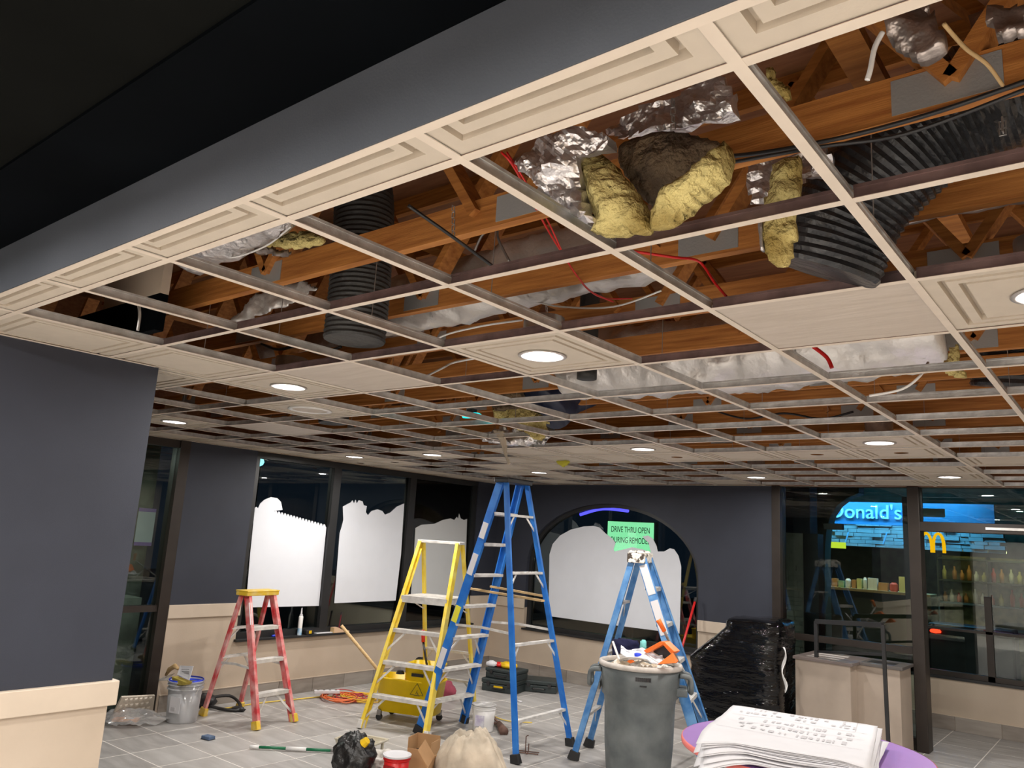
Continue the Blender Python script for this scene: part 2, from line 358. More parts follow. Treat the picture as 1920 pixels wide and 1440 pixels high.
# ---- left glazed door and its frame (x = -7.65, y < 4.17)
d1 = sroot('door_1')
for y0, y1 in ((4.06, 4.17), (1.9, 2.0), (2.95, 3.0)): MB().box(XL-0.14, XL+0.02, y0, y1, 0, CH).build('door_post', 'bronze', d1, bev=0.004)
for z0, z1 in ((0.955, 1.015), (0.0, 0.06), (CH-0.08, CH)): MB().box(XL-0.1, XL, 2.0, 4.06, z0, z1).build('door_rail', 'bronze', d1)
for y0, y1 in ((2.0, 2.95), (3.0, 4.06)): MB().box(XL-0.05, XL-0.044, y0, y1, 0.06, CH-0.08).build('pane', 'glass', d1)
wseg(XL-0.2, XL, -3.6, 1.9, 0, CH, 'navy')
# ---- fore wall on the left (x = -4.05, ends at y = 1.97)
wf = sroot('wall_foreground')
MB().box(-4.20, -4.05, -3.6, 1.97, 1.03, CH).build('wall_panel', 'navy', wf)
MB().box(-4.19, -4.04, -3.6, 1.96, 0.0, 1.0).build('wainscot', 'tan', wf)
MB().box(-4.225, -4.02, -3.6, 1.995, 0.955, 1.07).build('cap_rail', 'cap', wf, bev=0.004)
# ---- wall_back: arch window wall at y = 9.2 (runs along x)
wb = sroot('wall_back')
def arch_pts(cx, hw, zs, rise, n=28): return [(cx-hw*math.cos(PI*k/n), zs+rise*math.sin(PI*k/n)) for k in range(n+1)]
CX, HW, ZS, RI_ = -5.70, 1.34, 1.50, 0.90
ap = arch_pts(CX, HW, ZS, RI_)
poly = [(XL-0.2, 0.9), (CX-HW, 0.9)]+ap+[(CX+HW, 0.9), (-3.40, 0.9), (-3.40, CH), (XL-0.2, CH)]
def arch_wall(poly_lo, mt, nm, y0, y1, par):
    # strip of quads from arch to the top so that no concave n-gon is needed
    mb = MB(); n = len(ap)
    mb.prism([(XL-0.2, 0.9), (CX-HW, 0.9), (CX-HW, CH), (XL-0.2, CH)], 1, y0, y1)
    mb.prism([(CX+HW, 0.9), (-3.40, 0.9), (-3.40, CH), (CX+HW, CH)], 1, y0, y1)
    for k in range(n-1): mb.prism([ap[k], ap[k+1], (ap[k+1][0], CH), (ap[k][0], CH)], 1, y0, y1)
    return mb.build(nm, mt, par)
arch_wall(poly, 'navy', 'wall_panel', YA, YA+0.2, wb)
wseg(XL, CX-HW, YA, YA+0.2, 0, 0.9, 'tan', parent=wb); wseg(CX+HW, -3.40, YA, YA+0.2, 0, 0.9, 'tan', parent=wb)
wseg(CX-HW, CX+HW, YA, YA+0.2, 0, 0.60, 'tan', parent=wb)
for x0, x1 in ((XL, CX-HW), (CX+HW, -3.40)): wseg(x0, x1, YA-0.022, YA+0.01, 0.885, 1.015, 'cap', 'cap_rail', wb, 0.004)
wseg(XL-0.2, 2.7, YA+0.02, YA+0.2, CH, TOP, 'timberd', 'upper_wall', wb)
wseg(CX-HW-0.02, CX+HW+0.02, YA-0.03, YA+0.2, 0.595, 0.620, 'frameb', 'window_sill', wb, 0.003)
base_tiles('baseboard_back', 'x', YA, XL+0.012, -3.42, -1)
w4 = sroot('window_4')
inner = arch_pts(CX, HW-0.05, ZS, RI_-0.05)
mb = MB(); O = [(CX-HW, 0.62)]+ap+[(CX+HW, 0.62)]; I = [(CX-HW+0.05, 0.67)]+inner+[(CX+HW-0.05, 0.67)]
for k in range(len(O)-1): mb.prism([O[k], O[k+1], I[k+1], I[k]], 1, YA+0.06, YA+0.14)
mb.prism([O[-1], O[0], I[0], I[-1]], 1, YA+0.06, YA+0.14)
mb.build('frame', 'frameb', w4)
mb = MB(); mb.prism(I, 1, YA+0.10, YA+0.106); mb.build('pane', 'glass', w4)
# ---- storefront between the arch wall and the right side (y = 9.2)
d2 = sroot('door_2')
MB().box(-3.43, -3.33, YA-0.03, YA+0.17, 0, CH).build('door_post', 'bronze', d2, bev=0.004)
MB().box(-1.965, -1.85, YA-0.03, YA+0.17, 0, CH).build('door_post', 'bronze', d2, bev=0.006)
MB().box(-3.33, -1.965, YA+0.02, YA+0.1, 0.93, 1.00).build('door_rail', 'bronze', d2)
MB().box(-3.33, -1.965, YA+0.02, YA+0.1, 0.0, 0.12).build('door_rail', 'bronze', d2)
MB().box(-3.33, -1.965, YA+0.05, YA+0.056, 0.12, CH).build('pane', 'glass', d2)
MB().box(-1.85, 0.6, YA-0.03, YA+0.12, 2.19, 2.29).build('header_bar', 'bronze', d2, bev=0.004)
MB().box(-1.25, -0.85, YA-0.05, YA-0.03, 2.225, 2.25).build('closer_arm', 'alu', d2)
MB().box(-1.85, 0.6, YA+0.05, YA+0.056, 2.29, CH).build('transom_pane', 'glass', d2)
MB().box(0.6, 0.7, YA-0.03, YA+0.17, 0, CH).build('door_post', 'bronze', d2)
MB().box(0.7, 2.6, YA, YA+0.2, 0, CH).build('side_panel', 'navy', d2)
# closer and header seen through the left glass
MB().box(-3.12, -2.90, YA+0.9, YA+0.98, 2.20, 2.27).build('inner_closer', 'bronze', d2)
# ---- vestibule outer wall at y = 10.67 with its own window
YV = 10.67
wv = sroot('wall_vestibule')
wseg(-2.35, 2.6, YV, YV+0.15, 0, 0.57, 'tan', parent=wv)
wseg(-2.35, 2.6, YV-0.02, YV+0.15, 0.555, 0.585, 'frameb', 'window_sill', wv)
base_tiles('baseboard_vestibule', 'x', YV, -2.33, 2.4, -1)
w5 = sroot('window_5')
for x0 in (-2.35, -1.52, -0.2, 1.2): MB().box(x0, x0+0.07, YV+0.03, YV+0.11, 0.585, CH if x0 != -1.52 else 1.52).build('frame_stile', 'bronze', w5)
MB().box(-2.35, 2.6, YV+0.03, YV+0.11, 0.585, 0.64).build('frame_rail', 'bronze', w5)
MB().box(-2.28, -0.9, YV+0.03, YV+0.11, 1.10, 1.13).build('frame_rail', 'bronze', w5)
MB().box(-2.28, 2.6, YV+0.065, YV+0.071, 0.64, CH).build('pane', 'glass', w5)
# pale stone pier outside the left door leaf, its courses built one by one
pier = sroot('wall_pier')
M['stone'] = mat('pale_ledge_stone', (0.36, 0.36, 0.31), 0.85, var=0.15, vscale=6, bump=0.4, bscale=14)
MB().box(-3.95, -3.56, 10.62, 10.85, 0, 2.15).build('pier_core', 'stone', pier)
z = 0.0; k = 0; blk = []
while z < 2.14:
    h = random.choice((0.05, 0.065, 0.08)); x = -3.96
    while x < -3.56:
        L = random.uniform(0.10, 0.24); xe = min(x+L, -3.55)
        if k < 120: MB().box(x+0.002, xe-0.002, 10.59-random.uniform(0, 0.025), 10.62, z+0.002, min(z+h, 2.15)-0.002).build('stone_block', 'stone', pier); k += 1
        x = xe
    z += h
MB().box(-4.4, -3.45, 10.6, 10.9, 2.15, 3.0).build('pier_head', 'navy', pier)
MB().box(-3.55, -3.36, 10.62, 10.85, 0, 2.15).build('jamb', 'frameb', pier)
# ---- right, rear walls and the unseen front area around the camera, lit by added lamps
struct(MB().box(2.5, 2.7, -3.6, YA, 0, TOP), 'wall_right', 'tan')
struct(MB().box(XL-0.2, 2.7, -3.8, -3.6, 0, TOP), 'wall_rear', 'pale')  # rear wall is unseen, made pale to bounce light forward
# ---- bulkhead: blue-grey face above the camera, black ceiling behind it
tr = sroot('trim_1')
MB().box(-7.65, 2.5, YB-0.006, YB-0.002, CH-0.001, CH+0.186).build('bulkhead_face', 'beamp', tr)
MB().box(-7.65, 2.5, YB, YB+0.09, CH+0.186, TOP).build('bulkhead_upper', 'timberd', tr)
MB().box(-7.65, 2.5, 0.68, YB, CH+0.186, CH+0.30).build('upper_soffit', 'black', tr)
MB().box(-7.65, 2.5, -3.6, 0.68, CH+0.196, CH+0.30).build('front_ceiling', 'black2', tr)
# two short pale scuffs on the bulkhead face
for u, v, du, dv in ((197, 383, 24, 8), (255, 352, 14, 5)):
    p = at_y(u, v, YB-0.001); q = at_y(u+du, v+dv, YB-0.001); MB().bar(p, q, 0.001, 0.003, upv=(0, 1, 0)).build('scuff', 'galv', tr)
# ---- roof: deck, trusses
struct(MB().box(-8.6, 2.7, 0.5, 10.9, 3.93, 4.0), 'roof_deck', 'timberd')
def truss(y, ph, long=True):
    root = sroot('roof_truss'); x0, x1 = -7.8, 2.4; zb = CAMZ+1.03
    MB().box(x0, x1, y, y+0.038, zb, zb+0.115).build('bottom_chord', 'timber', root)
    MB().box(x0, x1, y, y+0.038, 3.83, 3.93).build('top_chord', 'timber', root)
    x = x0+0.3+ph; k = 0
    while x < x1-0.8:
        a = (x, y+0.019, zb+0.06); b = (x+0.62, y+0.019, 3.88)
        if k % 2: a, b = (x, y+0.019, 3.88), (x+0.62, y+0.019, zb+0.06)
        MB().bar(a, b, 0.036, 0.09, upv=(0, 1, 0)).build('web_member', 'timber', root)
        if k % 2 == 0:
            MB().box(x-0.13, x+0.1, y-0.003, y+0.041, zb+0.012, zb+0.103).build('truss_plate', 'plate', root)
        x += 0.62+0.22*((k % 3) == 1); k += 1
    return root
for k in range(0, 14): truss(1.26+0.61*k, (k*0.37) % 0.9)
# blocking boards and long braces running along y across the trusses
br = sroot('roof_bracing')
for x, z in ((-6.6, 3.2), (-4.7, 3.1), (-2.9, 3.35), (-0.6, 3.3)): MB().box(x, x+0.09, 1.0, 9.1, z, z+0.04).build('brace', 'timber', br)
# ================================================================== CEILING GRID
ceil = sroot('ceiling')
cs = list(range(-3, 13)); X0 = XL; X1 = 2.5
L = YA-YB
def tee(length, w=0.024, h=0.038, dark=False):
    mb = MB(); mb.box(0, length, -w/2, w/2, 0, 0.0012, 0); mb.box(0, length, -w/2+0.0004, w/2-0.0004, 0.0013, 0.003, 1)
    mb.box(0, length, -0.0015, 0.0015, 0.003, h-0.008, 1); mb.box(0, length, -0.0045, 0.0045, h-0.008, h, 1); return mb
mt0 = None
for c in cs:
    mb = tee(L)
    # row of small punched slots along the web shown as raised dimples
    if 0 <= c <= 6:
        k = 0
        while 0.1+k*0.1 < L-0.1: mb.box(0.1+k*0.1, 0.112+k*0.1, -0.0022, 0.0022, 0.018, 0.024, 1); k += 1
    o = mb.build('main_tee', ['tee', 'galv'], ceil) if mt0 is None or 0 <= c <= 6 and False else None
    if mt0 is None: mt0 = o
    else: o = dup(mt0, ceil)
    o.location = (XC(c), YB, CH); o.rotation_euler.z = PI/2
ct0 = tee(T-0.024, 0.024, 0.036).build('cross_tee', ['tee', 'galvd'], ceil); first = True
ctd = tee(T-0.024, 0.024, 0.036).build('cross_tee', ['tee', 'galv'], ceil); fd = True
for c in range(-3, 12):
    for r in range(0, 14):
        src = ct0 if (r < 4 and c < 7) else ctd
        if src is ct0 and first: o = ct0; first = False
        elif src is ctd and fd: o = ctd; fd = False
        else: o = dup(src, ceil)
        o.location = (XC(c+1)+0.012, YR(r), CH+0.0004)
for r in range(0, 14):
    mb = tee(XC(12)-XL-0.012); o = mb.build('cross_tee', ['tee', 'galv'], ceil); o.location = (XL, YR(r), CH+0.0004)
# wall angle around the edge
for a in ((XL, XL+0.022, YB, YA), (XL, 2.5, YA-0.022, YA), (-4.05, 2.5, YB-0.003, YB+0.022), (-4.05, -4.028, YB, 1.95)):
    MB().box(a[0], a[1], a[2], a[3], CH-0.001, CH+0.001).build('wall_angle', 'tee', ceil)
# ---- tiles
def sq(h, z): return [(-h, -h, z), (h, -h, z), (h, h, z), (-h, h, z)]
def coffer(kind='plain', x=(-1, 1), y=(-1, 1)):
    H = T/2-0.004; prof = [(H, 0.024), (H, 0), (0.253, 0), (0.252, 0.021), (0.236, 0.021), (0.235, 0.0), (0.207, 0), (0.206, 0.021), (0.190, 0.021), (0.189, 0)]
    b = bmesh.new(); rings = [[b.verts.new(p) for p in sq(h, z)] for h, z in prof]
    for i in range(len(rings)-1):
        for k in range(4): b.faces.new((rings[i][k], rings[i][(k+1) % 4], rings[i+1][(k+1) % 4], rings[i+1][k]))
    last = rings[-1]
    if kind in ('lamp', 'hole'):
        R = 0.088 if kind == 'lamp' else 0.05; N = 32
        circ = [b.verts.new((R*math.cos(-3*PI/4+2*PI*k/N), R*math.sin(-3*PI/4+2*PI*k/N), 0)) for k in range(N)]
        for s in range(4):
            seg = [circ[(s*N//4+i) % N] for i in range(N//4+1)]
            b.faces.new([last[s], last[(s+1) % 4]]+seg[::-1])
    else: b.faces.new(last)
    bmesh.ops.translate(b, verts=b.verts, vec=(0, 0, 0.003))
    for co, no in (((x[0]*1.0, 0, 0), (-1, 0, 0)), ((x[1]*1.0, 0, 0), (1, 0, 0)), ((0, y[0]*1.0, 0), (0, -1, 0)), ((0, y[1]*1.0, 0), (0, 1, 0))):
        if abs(co[0]+co[1]) < 0.9: bmesh.ops.bisect_plane(b, geom=b.verts[:]+b.edges[:]+b.faces[:], plane_co=co, plane_no=no, clear_outer=True)
    bmesh.ops.recalc_face_normals(b, faces=b.faces)
    me = bpy.data.meshes.new('ceiling_tile'); b.to_mesh(me); b.free(); me.materials.append(M['ctile']); return me
ME = {'plain': coffer(), 'lamp': coffer('lamp'), 'hole': coffer('hole')}
def put_tile(me, cx, cy, mt=None, rz=0):
    o = bpy.data.objects.new('ceiling_tile', me); COL.objects.link(o); o.parent = ceil; o.location = (cx, cy, CH+0.002); o.rotation_euler.z = rz; return o
cellc = lambda c, r: (XC(c+0.5), YR(r+0.5))
# cut border row along the bulkhead (cells r = -1): only the far 0.145 m of each tile is left
cutf = coffer('plain', y=(T/2-(YR(0)-YB), 1)); cutf_me = cutf
for c in range(-3, 12): put_tile(cutf, XC(c+0.5), YR(-0.5))
# border column against the fore wall c = 6.88
cutl = coffer('plain', x=(-(0.305-(XC(6)+4.05-T)) if False else (-4.05-XC(6.5)), 1))
for r in (0, ): put_tile(cutl, XC(6.5), YR(r+0.5))
# border column along the window wall (c = 12 .. 12.78)
cutw = coffer('plain', x=(XL-XC(12.5), 1)); cutwh = coffer('hole', x=(XL-XC(12.5), 1))
for r in range(0, 13): put_tile(cutw if r != 8 else cutwh, XC(12.5), YR(r+0.5))
lampcells = [(3, 2), (6, 2), (10, 3), (11, 7), (9, 7), (9, 10), (5, 7), (5, 11), (2, 7), (2, 11), (0, 2)]
for c, r in lampcells: put_tile(ME['lamp'], *cellc(c, r))
full = [(6, 1), (7, 1), (7, 0), (8, 1), (6, 7), (7, 7), (7, 8), (8, 9), (9, 9), (8, 8), (10, 10), (5, 8), (4, 8), (3, 8), (2, 8), (1, 9), (0, 9), (-1, 9), (2, 10), (2, 12), (3, 12), (11, 8), (9, 11), (10, 12), (8, 12), (6, 12), (6, 8)]
holes = {(5, 8), (3, 8), (2, 8), (11, 8)}
for q in full: put_tile(ME['hole' if q in holes else 'plain'], *cellc(*q))
for c in range(-3, -1):
    for r in range(0, 13): put_tile(ME['plain'], *cellc(c, r))
for c, r, rz in ((5, 2, 0.0), (1, 2, 0.0), (9, 4, 0.0)):
    x, y = cellc(c, r); h = T/2-0.004
    o = MB().box(-h, h, -h, h, 0, 0.014).build('ceiling_tile', 'ptile', ceil); o.location = (x, y, CH+0.004); o['label'] = 'smooth uncoffered ceiling panel with streaky face'
x, y = cellc(7, 3); put_tile(ME['plain'], x, y)
# hanger wires from the main tees to the trusses
hw = None
for c in range(0, 12, 1):
    for k in (1, 3, 5, 7, 9, 11):
        if hw is None: hw = MB().tube([(0, 0, 0), (0, 0, 0.24)], 0.0016, 4).build('hanger_wire', 'steel', ceil); o = hw
        else: o = dup(hw, ceil)
        o.location = (XC(c)+0.002, 1.26+0.61*k+0.045, CH+0.036)
# ================================================================== RECESSED LIGHTS
LBL = {(3, 2): 'large lit recessed light in the tile at the middle of the grid', (6, 2): 'lit recessed light in the coffered tile left of the smooth ceiling panel',
 (10, 3): 'lit recessed light nearest the end of the left foreground wall', (11, 7): 'lit recessed light by the left window wall above the first window',
 (9, 7): 'lit recessed light above the yellow ladder, second in from the window wall', (9, 10): 'small lit recessed light just right of the tall blue ladder top',
 (5, 7): 'lit recessed light above the arched window, in a coffered tile', (5, 11): 'lit recessed light close to the back wall right of the arched window',
 (2, 7): 'lit recessed light with a grey can above it, over the black wrapped stack', (2, 11): 'lit recessed light nearest the storefront, beside a red mark on the tile',
 (0, 2): 'bright recessed light at the right edge of the photo, tile beside the smooth panel'}
lampme = None
def light_fixture(name_label, x, y, z, power=LAMP_W, group='round recessed ceiling lights'):
    global lampme
    t = empty('recessed_light', (x, y, z)); tag(t, name_label, 'light', group)
    if lampme is None:
        a = MB().lathe([(0.086, 0.0), (0.104, 0.0), (0.106, -0.003), (0.098, -0.006), (0.084, -0.004), (0.080, 0.004), (0.084, 0.004)], 32).build('trim_ring', 'trimring', t, smooth=True)
        b = MB().lathe([(0.082, 0.003), (0.078, 0.03), (0.068, 0.045)], 32).build('reflector', 'reflector', t, smooth=True)
        c = MB().lathe([(0.0, 0.030), (0.03, 0.031), (0.055, 0.036), (0.068, 0.042)], 32).build('lens', 'lamp', t, smooth=True)
        d = MB().lathe([(0.088, 0.012), (0.09, 0.17), (0.0, 0.17)], 20).build('can_housing', 'galv', t, smooth=True)
        lampme = [a, b, c, d]
    else:
        for q in lampme: dup(q, t)
    l = bpy.data.lights.new('recessed_lamp', 'AREA'); l.shape = 'DISK'; l.size = 0.11; l.energy = power; l.color = (1.0, 0.955, 0.90)
    o = bpy.data.objects.new('lamp_source', l); COL.objects.link(o); o.location = (0, 0, 0.0); o.parent = t
    return t
for c, r in lampcells: light_fixture(LBL[(c, r)], *cellc(c, r), CH+0.003)
# added unseen lamps at the right and behind the camera, to brighten the ceiling
for k, (x, y, lb) in enumerate(((XC(-2.5), YR(2.5), 'near the right wall, first from the bulkhead'), (XC(-2.5), YR(7.5), 'near the right wall, middle of the room'), (XC(-2.5), YR(11.5), 'near the right wall, by the storefront'))):
    light_fixture('added unseen recessed light '+lb, x, y, CH+0.003, LAMP_W*1.3)
for k, (x, y, pw, lb) in enumerate(((-3.0, -0.4, 1.1, 'left front'), (-1.4, -0.7, 1.2, 'middle front'), (0.4, -0.4, .5, 'right front'), (1.8, 0.0, .7, 'far right front'), (-2.8, -2.3, .8, 'left rear'), (-0.9, -2.3, .8, 'middle rear'), (1.2, -2.2, .8, 'right rear'))):
    light_fixture('added unseen fill light behind the camera, '+lb, x, y, CH+0.19, REAR_FILL_W*pw, 'added fill lights behind the camera')
# ring diffuser in the tile right of the second light
t = empty('ring_diffuser', (*cellc(7, 3), CH+0.004)); tag(t, 'white round ring diffuser in the coffered tile behind the second recessed light', 'diffuser')
MB().lathe([(0.145, 0.0), (0.150, -0.008), (0.128, -0.012), (0.120, -0.004)], 36).build('outer_ring', 'whtp', t, smooth=True)
MB().lathe([(0.118, -0.003), (0.0, -0.003)], 36).build('face', 'ptile', t, smooth=True)
# ================================================================== ABOVE THE GRID
def V(*a): return Vector(a)
def duct(name, label, pts, r, mt, rib=0.0, pitch=0.03, n=28, wr=0.0, cat='duct', group=None, seed=0.0, caps=True):
    P = smoothpts(pts, 12); L = 0; Q = [P[0]]; step = pitch/2 if rib else 0.03
    # resample
    acc = 0; 
    for a, b in zip(P[:-1], P[1:]):
        d = (b-a).length
        while acc+d >= step:
            t = (step-acc)/d; a = a+(b-a)*t; Q.append(a.copy()); d = (b-a).length; acc = 0
        acc += d
    rs = [(r if not callable(r) else r(i/len(Q)))*(1+(rib if i % 2 else -rib)) for i in range(len(Q))]
    mb = MB(); mb.tube(Q, rs, n, cap=caps)
    if wr:
        for i, v in enumerate(mb.v):
            k = min(i//n, len(Q)-1); c = Q[k]; v = Vector(v); d = v-c
            f = 1+wr*noise.fractal(v*7+Vector((seed, 0, 0)), 0.7, 2.0, 4); mb.v[i] = tuple(c+d*f)
    o = mb.build(name, mt, smooth=not rib); return tag(o, label, cat, group)
zc = CAMZ
# upright black flexible duct left of centre
duct('flexible_duct', 'upright black ribbed flexible duct hanging between trusses left of centre', [V(-2.71, 2.18, zc+0.82), V(-2.71, 2.18, zc+1.1), V(-2.73, 2.17, zc+1.5), V(-2.87, 2.18, zc+1.8)], 0.137, 'ductg', rib=0.018, pitch=0.022, n=36)
# large black duct at the upper right, elbow
P0 = at_z(1562, 532, zc+0.80); P1 = at_z(1590, 440, zc+0.95); 
duct('flexible_duct', 'large glossy black duct elbow hanging at the upper right', [V(-0.67, 2.20, zc+0.80), V(-0.61, 2.19, zc+0.93), V(-0.50, 2.18, zc+1.06), V(-0.34, 2.18, zc+1.17), V(-0.10, 2.18, zc+1.22), V(0.4, 2.18, zc+1.25)], 0.152, 'duct', rib=0.024, pitch=0.024, n=44, wr=0.05)
duct('foil_duct_wrap', 'dusty silver wrap around the black duct at the upper right', [V(-0.25, 2.30, zc+1.33), V(-0.0, 2.30, zc+1.36), V(0.6, 2.3, zc+1.38)], 0.17, 'foilb', wr=0.16, n=32, cat='insulation', seed=3)
# silver foil duct runs
duct('foil_duct', 'crinkled silver foil duct above the second ceiling bay from the left', [V(-3.1, 1.56, zc+1.16), V(-2.6, 1.56, zc+1.22), V(-2.1, 1.55, zc+1.30), V(-1.6, 1.52, zc+1.42)], 0.14, 'foil', wr=0.22, n=32, seed=1)
duct('foil_duct', 'pale wrapped duct behind the trusses at the centre of the ceiling', [V(-3.5, 2.95, zc+1.28), V(-2.9, 2.85, zc+1.24), V(-2.3, 2.78, zc+1.24), V(-1.5, 2.8, zc+1.27)], 0.16, 'foilw', wr=0.16, n=32, seed=2)
duct('foil_duct', 'large pale wrapped duct behind the smooth panel at the right', [V(-3.0, 4.33, zc+1.18), V(-2.4, 4.31, zc+1.16), V(-1.8, 4.3, zc+1.15), V(-1.2, 4.3, zc+1.16), V(-0.7, 4.32, zc+1.2)], 0.235, 'foilw', wr=0.12, n=36, seed=4)
duct('foil_duct', 'brownish silver duct at the right edge beyond the black elbow', [V(-0.75, 2.80, zc+1.30), V(-0.2, 2.8, zc+1.30), V(0.5, 2.8, zc+1.30), V(1.2, 2.8, zc+1.3)], 0.15, 'foilb', wr=0.12, n=32, seed=5)
duct('foil_duct', 'silver foil duct over the far centre bays', [V(-5.2, 3.4, zc+1.34), V(-4.2, 3.4, zc+1.3), V(-3.4, 3.42, zc+1.32)], 0.15, 'foilb', wr=0.15, n=28, seed=6)
duct('flexible_duct', 'black ribbed duct dropping at the far right behind the grid', [V(-0.55, 5.15, zc+1.0), V(-0.5, 5.1, zc+1.25), V(-0.3, 4.9, zc+1.45), V(0.1, 4.7, zc+1.52)], 0.19, 'duct', rib=0.02, pitch=0.035, n=32, wr=0.05)
duct('flexible_duct', 'thin dark upright pipe between the trusses at the centre', [V(-2.30, 3.45, zc+0.86), V(-2.30, 3.45, zc+1.8)], 0.055, 'ductg', n=16)
duct('flexible_duct', 'black duct above the bays nearest the window wall', [V(-5.9, 4.6, zc+0.95), V(-5.9, 4.6, zc+1.3), V(-5.6, 4.7, zc+1.6)], 0.14, 'ductg', rib=0.02, pitch=0.03, n=24)
# torn insulated elbow in the middle of the far ceiling
duct('navy_duct_elbow', 'dark navy round duct end with torn wrap above the tall blue ladder', [V(-3.42, 5.08, zc+1.28), V(-3.55, 4.92, zc+1.17), V(-3.62, 4.78, zc+1.00)], 0.25, mat('navy_duct', (0.012, 0.018, 0.045), 0.4, var=0.2), n=32, wr=0.05)
def sheet(name, label, poly, y, thick, mt, step=0.012, amp=0.02, ns=9, edge=0.06, cat='insulation', tilt=0.0, bow=0.0, seed=0.0, smooth=True):
    """hanging thick sheet: outline in pixels laid on the plane y, given real thickness, bow and noise"""
    pl = px_y(poly, y); zm = sum(p[1] for p in pl)/len(pl); xm = sum(p[0] for p in pl)/len(pl)
    fn = lambda a, b, off: (a, y+off+(b-zm)*tilt+bow*((a-xm)**2+(b-zm)**2)*4, b)
    o = pillow(pl, step, thick, fn, edge, amp, ns, seed).build(name, mt, smooth=smooth); return tag(o, label, cat)
# hanging batt: brown soiled face with two yellow wings that meet in a point
sheet('insulation_batt', 'brown soiled back of the torn insulation batt at top centre', [(1148, 268), (1240, 246), (1300, 250), (1360, 262), (1352, 300), (1300, 330), (1250, 362), (1222, 400), (1190, 360), (1160, 310)], 1.66, 0.10, 'fiberb', amp=0.025, bow=0.2)
sheet('insulation_batt', 'left yellow fibreglass wing of the torn batt at top centre', [(1085, 290), (1120, 280), (1150, 300), (1180, 340), (1212, 385), (1224, 425), (1208, 442), (1170, 438), (1130, 446), (1105, 440), (1120, 420), (1100, 385), (1088, 340)], 1.57, 0.14, 'fiber', amp=0.035, bow=0.1, seed=2)
sheet('insulation_batt', 'right yellow fibreglass wing of the torn batt at top centre', [(1372, 258), (1374, 300), (1368, 345), (1330, 370), (1300, 395), (1262, 425), (1232, 437), (1214, 430), (1222, 400), (1245, 365), (1290, 335), (1330, 300), (1355, 268)], 1.57, 0.13, 'fiber', amp=0.035, bow=0.1, seed=5)
sheet('foil_sheet', 'crumpled silver foil hanging left of the yellow batt', [(965, 300), (1000, 262), (1060, 245), (1120, 244), (1158, 262), (1150, 285), (1088, 300), (1092, 350), (1105, 395), (1125, 420), (1112, 425), (1060, 400), (1010, 350), (975, 325)], 1.50, 0.05, 'foil', amp=0.05, ns=8, seed=3, smooth=False)
sheet('foil_sheet', 'crinkled silver foil panel above the brown batt', [(1110, 240), (1200, 200), (1290, 160), (1360, 138), (1378, 165), (1380, 215), (1330, 235), (1240, 255), (1160, 262)], 1.72, 0.04, 'foil', amp=0.05, ns=6, seed=4, smooth=False)
sheet('foil_sheet', 'loose silver foil flap behind the main ceiling rail at the right', [(1395, 290), (1440, 280), (1500, 270), (1560, 255), (1570, 320), (1520, 345), (1450, 380), (1405, 395)], 2.0, 0.04, 'foil', amp=0.05, ns=6, seed=6, smooth=False)
sheet('insulation_batt', 'yellow fibreglass strip hanging left of the big black duct', [(1445, 300), (1500, 292), (1510, 340), (1500, 400), (1496, 440), (1475, 500), (1468, 515), (1440, 490), (1428, 440), (1432, 400), (1440, 350)], 1.80, 0.06, 'fiber', amp=0.03, seed=7)
sheet('foil_sheet', 'narrow crumpled foil edge left of the hanging yellow strip', [(1420, 420), (1432, 415), (1440, 490), (1425, 470)], 1.79, 0.03, 'foil', step=0.008, amp=0.02, seed=8, edge=0.02)
sheet('insulation_batt', 'yellow fibreglass tuft behind the rail at the top right of the batt', [(1430, 130), (1455, 112), (1462, 150), (1490, 165), (1500, 190), (1470, 195), (1440, 180)], 1.5, 0.05, 'fiber', amp=0.02, seed=9)
sheet('foil_sheet', 'dull silver foil bundle hanging at the top edge of the photo', [(1650, 35), (1700, 10), (1750, 0), (1775, 60), (1792, 98), (1740, 115), (1700, 108), (1672, 95), (1655, 60)], 1.45, 0.07, 'foilb', amp=0.04, ns=10, seed=10)
sheet('foil_sheet', 'dark crumpled foil in the top right corner', [(1835, 0), (1935, 0), (1935, 80), (1870, 78), (1848, 40)], 1.6, 0.05, 'foilb', amp=0.04, seed=11)
sheet('insulation_batt', 'yellow fibreglass with black streaks above the second bay from the left', [(470, 445), (520, 432), (580, 430), (612, 448), (600, 462), (540, 468), (490, 462)], 1.75, 0.06, 'fiber', amp=0.03, seed=12)
sheet('foil_sheet', 'grey foil flap beside the yellow fibreglass in the second bay', [(440, 455), (480, 450), (520, 466), (560, 470), (540, 485), (470, 475)], 1.8, 0.04, 'foilb', amp=0.03, seed=13)
sheet('foil_sheet', 'white-faced folded panel with a torn edge in the third bay', [(430, 605), (480, 548), (490, 550), (520, 530), (570, 525), (600, 540), (540, 575), (470, 600), (438, 610)], 2.05, 0.02, 'foilw', amp=0.02, seed=14)
sheet('insulation_batt', 'yellow fibreglass scrap hanging by the far right rail', [(1778, 652), (1800, 645), (1805, 690), (1818, 700), (1812, 712), (1790, 710), (1762, 698), (1770, 680)], 4.05, 0.06, 'fiber', amp=0.03, seed=15)
sheet('insulation_batt', 'torn yellow insulation under the navy duct elbow', [(930, 765), (960, 755), (1000, 762), (1030, 790), (1025, 815), (1010, 830), (985, 812), (950, 800), (928, 790)], 4.75, 0.12, 'fiber', amp=0.05, seed=16, step=0.02)
sheet('foil_sheet', 'torn shiny foil hanging under the navy duct elbow', [(895, 815), (940, 800), (1000, 800), (1040, 815), (1025, 838), (960, 840), (905, 830)], 4.95, 0.08, 'foil', amp=0.07, seed=17, step=0.02)
sheet('insulation_batt', 'brown torn wrap on the left of the navy duct elbow', [(930, 712), (975, 708), (985, 740), (975, 768), (930, 775), (918, 750)], 4.7, 0.1, 'fiberb', amp=0.05, seed=18, step=0.02)
